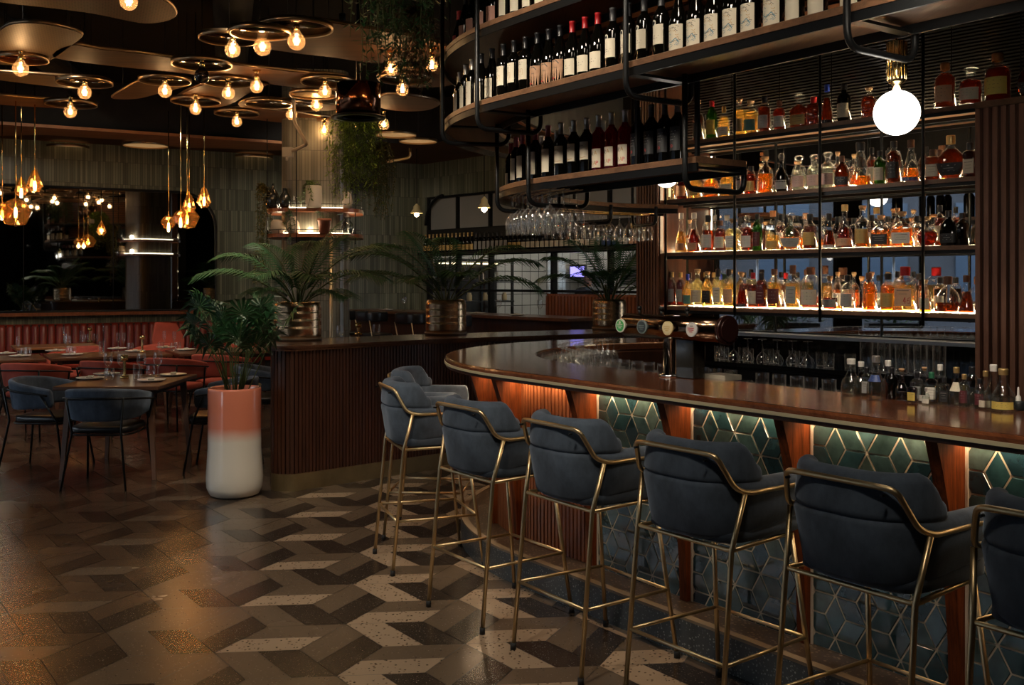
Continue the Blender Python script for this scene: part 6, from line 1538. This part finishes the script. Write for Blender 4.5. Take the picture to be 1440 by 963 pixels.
for u, v, lab in ((127,533,'pale plate at the window side corner of the front table'),(213,536,'pale plate just before the brass candle holder, front table'),(244,528,'pale plate at the far corner of the front table'),(150,527,'pale plate behind the first wine glass on the front table')):
    x, y = tp(u, v); plate(x, y, .7505, lab)
for u, v, k, sc, lab in ((152,529,'wine',.95,'large wine glass at the window side of the brass candle holder'),(199,531,'wine',.98,'large wine glass just past the candle holder on the front table'),(222,529,'wine',.98,'large wine glass at the far corner of the front table'),(171,528,'wine',.9,'large wine glass behind the brass candle holder'),
                         (154,534,'stemless',1.0,'stemless tumbler before the first large wine glass'),(212,529,'stemless',.95,'stemless tumbler between two large wine glasses'),(192,534,'highball',.9,'clear cut carafe glass touching the candle holder')):
    x, y = tp(u, v); put_glass(k, (x,y,.7505), lab, 'glasses on the front table', sc=sc)
x, y = tp(175, 532); candle(x, y, .7505, 'brass candle holder in the middle of the front table')
x, y = tp(200, 496); candle(x, y, .7505, 'brass candle holder on the middle table of the second row')
x, y = tp(126, 481); candle(x, y, .7505, 'brass candle holder on the amber-topped rear table')
for k, (u, v, kd) in enumerate(((25,500,'flute'),(33,501,'stemless'),(39,500,'stemless'),(92,495,'flute'),(95,497,'wine'),(98,498,'stemless'),(102,499,'stemless'),(143,497,'highball'),(166,494,'flute'),(174,494,'flute'),(183,493,'stemless'),(226,492,'stemless'),(231,490,'flute'),(245,491,'flute'),(244,493,'stemless'),(250,492,'stemless'))):
    x, y = tp(u, v); put_glass(kd, (x,y,.7505), '%s glass on the second table row, %s from the frame edge' % ({'flute':'slender stemmed','stemless':'stemless','wine':'stemmed wine','highball':'tall ribbed'}[kd], od(k+1)), 'glasses on the second table row', sc=.95)
for k, (u, v) in enumerate(((8,498),(28,501.5),(78,494),(102,499.5),(165,491),(190,494.5),(233,489),(262,492.5))):
    x, y = tp(u, v); plate(x, y, .7505, 'pale plate %s along the second table row from the frame edge' % od(k+1))
for k, (u, v, kd) in enumerate(((89,482,'flute'),(115,480,'highball'),(122,480,'stemless'),(134,479,'stemless'),(146,480,'flute'))):
    x, y = tp(u, v); put_glass(kd, (x,y,.7505), '%s glass on the amber-topped rear table, %s from the frame edge' % ({'flute':'slender stemmed','stemless':'stemless','highball':'tall ribbed'}[kd], od(k+1)), 'glasses on the rear table', sc=.95)
# glasses and candle on the planter counter
for u, v, lab in ((478,472,'stemmed glass on the planter counter just past the first bronze pot'),(529,470,'stemmed glass on the planter counter before the middle bronze pot')):
    x, y = W(u, v, 1.10); put_glass('stemless', (x,y,1.1005), lab, 'glasses on the planter counter', sc=.9)
x, y = W(504, 471, 1.10); candle(x, y, 1.1005, 'short brass candle holder between two glasses on the planter counter', .11)

# raised bar-height dining strip before the kitchen window
def kw_box(m, s0, s1, o0, o1, z0, z1): c = KWp((s0+s1)/2,(o0+o1)/2); m.box((c.x,c.y,(z0+z1)/2), (s1-s0,o1-o0,z1-z0), math.atan2(KWD.y,KWD.x))
ht = thing('high_table', 'long dark high table with place settings before the kitchen window', 'table', tuple(KWp(2.6,1.5))+(0,))
m = M(); kw_box(m, .2, 5.6, 1.15, 1.85, 1.07, 1.11); inv(m, 'tabletop', TABLEWOOD, ht)
m = M(); kw_box(m, .3, 5.5, 1.30, 1.70, .0, 1.07); inv(m, 'base', DARKWOOD, ht)
m = M(); slats(m, KWp(3.3,.06), KWp(5.5,.06), .2, 1.35, .07, .045, .03); kw_box(m, 3.3, 5.5, .0, .06, .1, 1.38)
tag(m.build('slatted_dado', REDWOOD), 'low red timber slatted dado below the kitchen window', 'dado')
def hstool(x, y, rz, lab):
    t = thing('high_stool', lab, 'bar stool', (x,y,0), rz, 'black leather high stools')
    m = M(); cushion(m, .21, .20, .09, .74, .80); m.build('seat', BLACKLEATHER, t)
    m = M(); sweep_pad(m, arc_path(.25,-.24,.02,.16,10), lambda i,f: pad_section(.045,.98,1.13,.022)); m.build('backrest', BLACKLEATHER, t)
    for sx in (-1,1):
        m = M(); m.tube([(sx*.19,-.235,1.0),(sx*.18,-.18,.75),(sx*.22,-.22,0)], .010, 6); m.build('leg', BRASS, t)
        m = M(); m.tube([(sx*.18,.17,.75),(sx*.22,.22,0)], .010, 6); m.build('leg', BRASS, t)
    return t
ka = math.atan2(KWD.y,KWD.x)
h0 = hstool(*KWp(3.05,2.35), ka+.05, 'black leather high stool at the middle of the high table, behind the bar end')
for s, o, lab in ((4.05,2.4,'black leather high stool farther along the high table towards the slatted pier'),(1.15,2.35,'black leather high stool nearest the tiled corner'),(1.95,2.3,'black leather high stool behind the middle bronze pot')):
    copy_tree(h0, tuple(KWp(s,o))+(0,), ka, lab)
for k, s in enumerate((1.2,2.6,3.5,4.35)):
    p = KWp(s,1.6); plate(p.x, p.y, 1.1105, 'pale plate on the high table, %s from the tiled corner' % od(k+1))
    p = KWp(s+.35,1.5); put_glass('wine', (p.x,p.y,1.1105), 'wine glass on the high table, %s from the tiled corner' % od(k+1), 'wine glasses on the high table')
# champagne bottles on the kitchen shelf
CHS = {}
def small_bottle(prof, foil, lab, lz, nm):
    key = (foil.name, lab.name)
    if key not in CHS:
        b = M(); b.lathe(prof, n=10); c = M(); zf = prof[-6][1] if prof is CHAM else .23
        c.lathe([(rad_at(prof, zf)+.001, zf),(rad_at(prof,.27)+.001,.27),(rad_at(prof,.286)+.0015,.289),(.018,.292),(.0185,prof[-1][1]),(0,prof[-1][1]+.001)], n=10)
        l = M(); patch(l, prof, *lz, 1.2, n=8)
        CHS[key] = (b.mesh(nm, WINEGL), c.mesh('foil', foil), l.mesh('label', lab))
    return CHS[key]
x_ = .32; n = 0
seq = [(CAPGOLD, LABM['gold'], CHAM)]*13+[(CAPBLK, LABM['grey'], BORD)]*8+[(CAPBLK, LABM['gold'], CHAM)]*3+[(CAPBLK, LBLC, CHAM)]*16+[(CAPBLK, LABM['blue'], BORD)]*3+[(CAPBLK, LBLW, CHAM)]*2+[(CAPGOLD, LABM['peach'], CHAM)]*3
nm = {0:'gold-foiled champagne bottle with gold label',1:'dark bottle with silvery label',2:'dark sparkling bottle with gold label',3:'dark sparkling bottle with cream label'}
for k, (f, l, pf) in enumerate(seq):
    p = KWp(.30+k*.1075, .15); b = small_bottle(pf, f, l, (.03,.12) if pf is CHAM else (.03,.16), 'champagne_bottle')
    o = link(b[0], 'champagne_bottle', None, (p.x,p.y,2.0705), math.atan2(KWD.y,KWD.x)); link(b[1],'foil',o); link(b[2],'label',o)
    w = nm[0] if k < 13 else nm[1] if k < 21 else nm[2] if k < 24 else nm[3] if k < 40 else 'dark bottle with blue label' if k < 43 else 'dark bottle with white label' if k < 45 else 'gold-capped bottle with peach label'
    tag(o, '%s, %s from the tiled corner, kitchen shelf' % (w, od(k+1)), 'champagne bottle', 'bottles on the kitchen window shelf')
# cook behind the glass
def cook(x, y, rz):
    t = thing('person', 'cook in dark clothes standing behind the kitchen glass, head bowed', 'person', (x,y,0), rz)
    V = [(0,0,.95),(0,0,1.12),(0,.01,1.32),(0,.02,1.44),(0,.03,1.50),(0,.05,1.60),(0,.06,1.70),(-.19,.01,1.42),(-.24,.06,1.15),(-.20,.24,1.02),(-.18,.32,1.0),(.19,.01,1.42),(.24,.06,1.15),(.20,.24,1.02),(.18,.32,1.0),(-.10,0,.90),(-.11,.02,.50),(-.11,-.01,.08),(.10,0,.90),(.11,.02,.50),(.11,-.01,.08),(-.11,.12,.03),(.11,.12,.03)]
    E = [(0,1),(1,2),(2,3),(3,4),(4,5),(5,6),(3,7),(7,8),(8,9),(9,10),(3,11),(11,12),(12,13),(13,14),(0,15),(15,16),(16,17),(0,18),(18,19),(19,20),(17,21),(20,22)]
    R = [(.15,.10),(.14,.10),(.17,.11),(.12,.08),(.052,.052),(.078,.092),(.062,.07),(.065,.06),(.048,.048),(.036,.036),(.035,.02),(.065,.06),(.048,.048),(.036,.036),(.035,.02),(.09,.09),(.06,.06),(.045,.045),(.09,.09),(.06,.06),(.045,.045),(.035,.03),(.035,.03)]
    me = bpy.data.meshes.new('body'); me.from_pydata(V, E, []); me.update()
    b = link(me, 'body', t); 
    b.modifiers.new('Skin','SKIN')
    for i, s in enumerate(me.skin_vertices[0].data): s.radius = R[i]
    me.skin_vertices[0].data[0].use_root = True
    sd = b.modifiers.new('Sub','SUBSURF'); sd.levels = 2; sd.render_levels = 2
    t_ = NT('cook_skin_and_shirt'); p = t_.node('ShaderNodeBsdfPrincipled', Roughness=.7); tc = t_.node('ShaderNodeTexCoord'); s_ = t_.node('ShaderNodeSeparateXYZ'); t_.ln(tc,'Object',s_,0)
    r_ = t_.node('ShaderNodeMath', operation='GREATER_THAN'); r_.inputs[1].default_value = 1.49; t_.ln(s_,2,r_,0); mx = t_.node('ShaderNodeMix', data_type='RGBA'); mx.inputs[6].default_value = (.02,.02,.022,1); mx.inputs[7].default_value = (.42,.20,.12,1)
    t_.ln(r_,0,mx,0); t_.ln(mx,2,p,'Base Color'); t_.ln(p,0,t_.out,0); me.materials.append(t_.mat)
    m = M(); m.lathe([(.080,.0),(.090,.02),(.088,.06),(.05,.10),(0,.11)], (0,.045,1.655), 20, sy=1.12); m.build('hair', pm('dark_hair', (.012,.009,.008), rough=.6), t)
    m = M(); m.lathe([(0,-.012),(.010,-.008),(.012,.0),(.004,.025),(0,.03)], (0,.148,1.615), 10); m.lathe([(0,-.008),(.008,0),(0,.008)], (-.028,.135,1.645), 8); m.lathe([(0,-.008),(.008,0),(0,.008)], (.028,.135,1.645), 8); m.build('face_features', pm('skin_detail', (.25,.10,.06), rough=.6), t)
    for sx in (-1,1):
        m = M()
        for q in range(4): xx = sx*.18+(q-1.5)*.019; m.tube([(xx,.34,1.0),(xx,.385,.985),(xx,.41,.96)], [.009,.008,.006], 6)
        m.tube([(sx*.18-sx*.03,.33,1.0),(sx*.18-sx*.055,.365,.985)], [.010,.007], 6); m.build('fingers', pm('skin', (.42,.20,.12), rough=.6), t)
pc = KWp(3.35,-.75); cook(pc.x, pc.y, ka)

# ================================================================== LIGHTS
def area(loc, tgt, sx, sy, e, col, name='lamp', spread=None):
    L = bpy.data.lights.new(name, 'AREA'); L.shape = 'RECTANGLE'; L.size = sx; L.size_y = sy; L.energy = e; L.color = col
    if spread: L.spread = math.radians(spread)
    o = bpy.data.objects.new(name, L); COL.objects.link(o); o.location = loc; o.rotation_euler = (Vector(tgt)-Vector(loc)).to_track_quat('-Z','Y').to_euler(); return o
WARM = (1,.72,.42)
# LED runs: under the counter, behind the spirits, on the pillar
ss = [4.2,3.4,2.6,1.8,1.0,.3,-.4,-1.1,-1.8]
for s in ss:
    p = bp(.190, s, 1.052); q = bp(.235, s, .5); a = area(p, q, .75, .012, 1.0, (1,.70,.42), 'counter_led'); a.rotation_euler = (Vector(q)-Vector(p)).to_track_quat('-Z','Y').to_euler()
    d = BD if s >= 0 else None
    hd = (Vector(bp(0,s-.05))-Vector(bp(0,s+.05))).normalized(); zax = -(Vector(q)-Vector(p)).normalized(); xax = hd - zax*hd.dot(zax); xax.normalize(); yax = zax.cross(xax)
    a.matrix_world = Matrix.Translation(p) @ Matrix((xax,yax,zax)).transposed().to_4x4()
for z in SZ:
    for t in (.65, 1.9):
        c = sp(t, .283); q = sp(t, .12); a = area((c.x,c.y,z+.012), (q.x,q.y,z+.18), 1.2, .012, 6.0, (1,.76,.44), 'shelf_led')
        zax = -(Vector((q.x-c.x,q.y-c.y,.16))).normalized(); xax = Vector((SD.x,SD.y,0)); yax = zax.cross(xax); a.matrix_world = Matrix.Translation((c.x,c.y,z+.012)) @ Matrix((xax,yax,zax)).transposed().to_4x4()
for z in (2.42, 2.135):
    for dx, dy in ((0,-.42),(.42,0),(-.42,0)):
        L = bpy.data.lights.new('pillar_led', 'POINT'); L.energy = 1.3; L.color = (1,.80,.52); L.shadow_soft_size = .04
        o = bpy.data.objects.new('pillar_led', L); COL.objects.link(o); o.location = (PC.x+dx, PC.y+dy, z+.03)
# kitchen
for s in (1.4, 3.4, 5.2):
    p = KWp(s,-1.7); m = M(); kbox(m, s-.3, s+.3, -1.85, -1.55, 3.36, 3.395); tag(m.build('kitchen_ceiling_light', emis('kitchen_light', (1,.92,.78), 3)), 'flat ceiling light in the kitchen, %s from the tiled corner' % od({1.4:1,3.4:2,5.2:3}[s]), 'ceiling light', 'kitchen ceiling lights')
    area((p.x,p.y,3.34), (p.x,p.y,0), .6, .3, 11, (1,.90,.74), 'kitchen_lamp')
# spotlights added to brighten floor, rack, tables, planter and walls
SP = [((-.9,2.6,4.0),(-.6,5.2,0),100,'added spotlight above the patterned aisle floor',62),((-2.2,4.6,4.0),(-1.2,6.2,0),85,'added spotlight above the open floor before the planter',58),
      ((.2,1.4,4.0),(.6,4.2,.8),55,'added spotlight aimed at the bar stools',60),((-1.2,5.0,4.0),(-2.0,7.6,.4),300,'added spotlight aimed at the coral and white planter',30),
      ((.6,3.0,4.05),(.1,5.6,1.1),35,'added spotlight over the bar worktop',60),((-4.2,8.0,4.0),(-4.6,10.6,.7),90,'added spotlight over the dining tables',75),((-1.6,9.6,4.0),(-1.9,11.6,1.0),45,'added spotlight washing the tiled pillar',60)]
SP += [((-1.6,3.2,4.0),(.3,5.0,2.6),90,'added spotlight aimed at the wine rack above the curve',50),((-.5,1.6,4.0),(1.2,3.9,2.5),80,'added spotlight aimed at the near run of the wine rack',52),
       ((-1.9,7.4,4.0),(-3.3,8.8,.6),430,'added spotlight aimed at the front dining table',60),((-5.2,11.0,4.0),(-6.0,15.2,1.4),60,'added spotlight washing the red banquette',80),((-2.9,13.4,3.9),(-2.8,17.0,1.8),55,'added spotlight washing the green tiled wall',80),
       ((.4,11.5,4.0),(.9,14.2,1.1),40,'added spotlight over the high table',80),((.9,6.4,3.0),(2.0,7.0,1.1),22,'small added spotlight over the bar well',100),((1.2,3.0,2.5),(3.0,5.8,1.6),34,'small added spotlight aimed at the walnut panel',70),((1.0,2.2,3.9),(2.0,3.7,1.2),120,'added spotlight aimed at the bottles on the bar top',42),((-1.4,3.9,3.7),(.6,5.4,2.35),95,'added spotlight aimed at the lower wine tier',40),((-.9,4.6,3.3),(.2,6.4,2.0),60,'added spotlight aimed at the hanging wine glasses',34),((-1.9,4.6,3.75),(-.85,6.5,3.9),26,'added spotlight catching the hanging vines',50),((-3.2,11.2,4.0),(-5.0,12.0,.7),330,'added spotlight over the second table row',80)]
for loc, tgt, e, lab, sz in SP: spot(loc, tgt, e, lab, sz)
# street outside the windows
FAC = pm('facade_render', (.018,.022,.03), rough=.8, var=.3, vscale=1)
t = thing('street_facade', 'dark building facade across the street seen through the windows', 'building', (-18,3,0))
m = M(); m.box((0,0,2.4), (.4,26,4.8)); m.build('wall', FAC, t)
for k in range(9):
    m = M(); m.box((.22,-10+k*2.5,2.3), (.06,1.3,2.6)); w_ = m.build('window', pm('facade_window', (.04,.06,.09), rough=.15), t)
m = M(); m.box((-13.6,3,-.03), (7.9,26,.05)); structure(m.build('pavement', pm('paving', (.09,.09,.09), rough=.8)))
for k, y in enumerate((.9,3.9,6.7)):
    t = thing('cafe_parasol', 'cream cafe parasol outside, opposite the %s street window' % od(k+2), 'parasol', (-12.2,y,0), 0, 'cafe parasols outside')
    m = M(); m.lathe([(1.25,2.35),(.6,2.62),(0,2.8)], n=8, smooth=False); m.build('canopy', pm('parasol_cloth', (.62,.56,.46), rough=.8), t)
    m = M(); m.tube([(0,0,0),(0,0,2.8)], .025, 8); m.build('pole', STEEL, t)
for k, (y, c) in enumerate(((1.6,(.55,.55,.42)),(4.3,(.08,.16,.04)),(6.2,(.5,.5,.38)),(8.8,(.07,.14,.04)))):
    rnd = random.Random(30+k); m = M()
    for q in range(420):
        a = rnd.uniform(0,2*PI); r = rnd.uniform(0,.5)**.7; h = rnd.uniform(0,1); leaf(m, (-10.4+r*.6*math.cos(a), y+r*math.sin(a), .75+h*1.1*(1-r)), (math.cos(a),math.sin(a),rnd.uniform(-.3,.8)), .12, .04, 1 if rnd.random() < .35 else 0)
    m.box((-10.4,y,.38), (.5,1.0,.76), 0, 2)
    tag(m.build('window_box_shrub', [LEAFM, pm('blossom_%d' % k, c, rough=.6), BLACK]), 'leafy shrub in a black trough outside, %s along the street windows' % od(k+1), 'shrub', 'shrubs outside the windows')
# sky outside the street windows
w = bpy.data.worlds.new('World'); scn.world = w; w.use_nodes = True; bg = w.node_tree.nodes['Background']; bg.inputs[0].default_value = (.68,.76,.86,1); bg.inputs[1].default_value = 4.0

# ================================================================== CAMERA
cam = bpy.data.cameras.new('camera'); co = bpy.data.objects.new('camera', cam); COL.objects.link(co); scn.camera = co
co.location = (0,0,CH); co.rotation_euler = (PI/2,0,0); cam.sensor_width = 36; cam.sensor_fit = 'HORIZONTAL'; cam.lens = F/1440*36
cam.shift_y = -(481.5-V0)/1440; cam.clip_start = .05; cam.clip_end = 200
vs = scn.view_settings; vs.view_transform = 'Standard'; vs.look = 'None'; vs.gamma = 1; vs.use_curve_mapping = False; vs.exposure = 0.85
scn.cycles.max_bounces = 10; scn.cycles.transparent_max_bounces = 32; scn.cycles.glossy_bounces = 5; scn.cycles.diffuse_bounces = 4
scn.cycles.caustics_reflective = False; scn.cycles.caustics_refractive = False; scn.cycles.sample_clamp_indirect = 4
scn.cycles.use_denoising = True
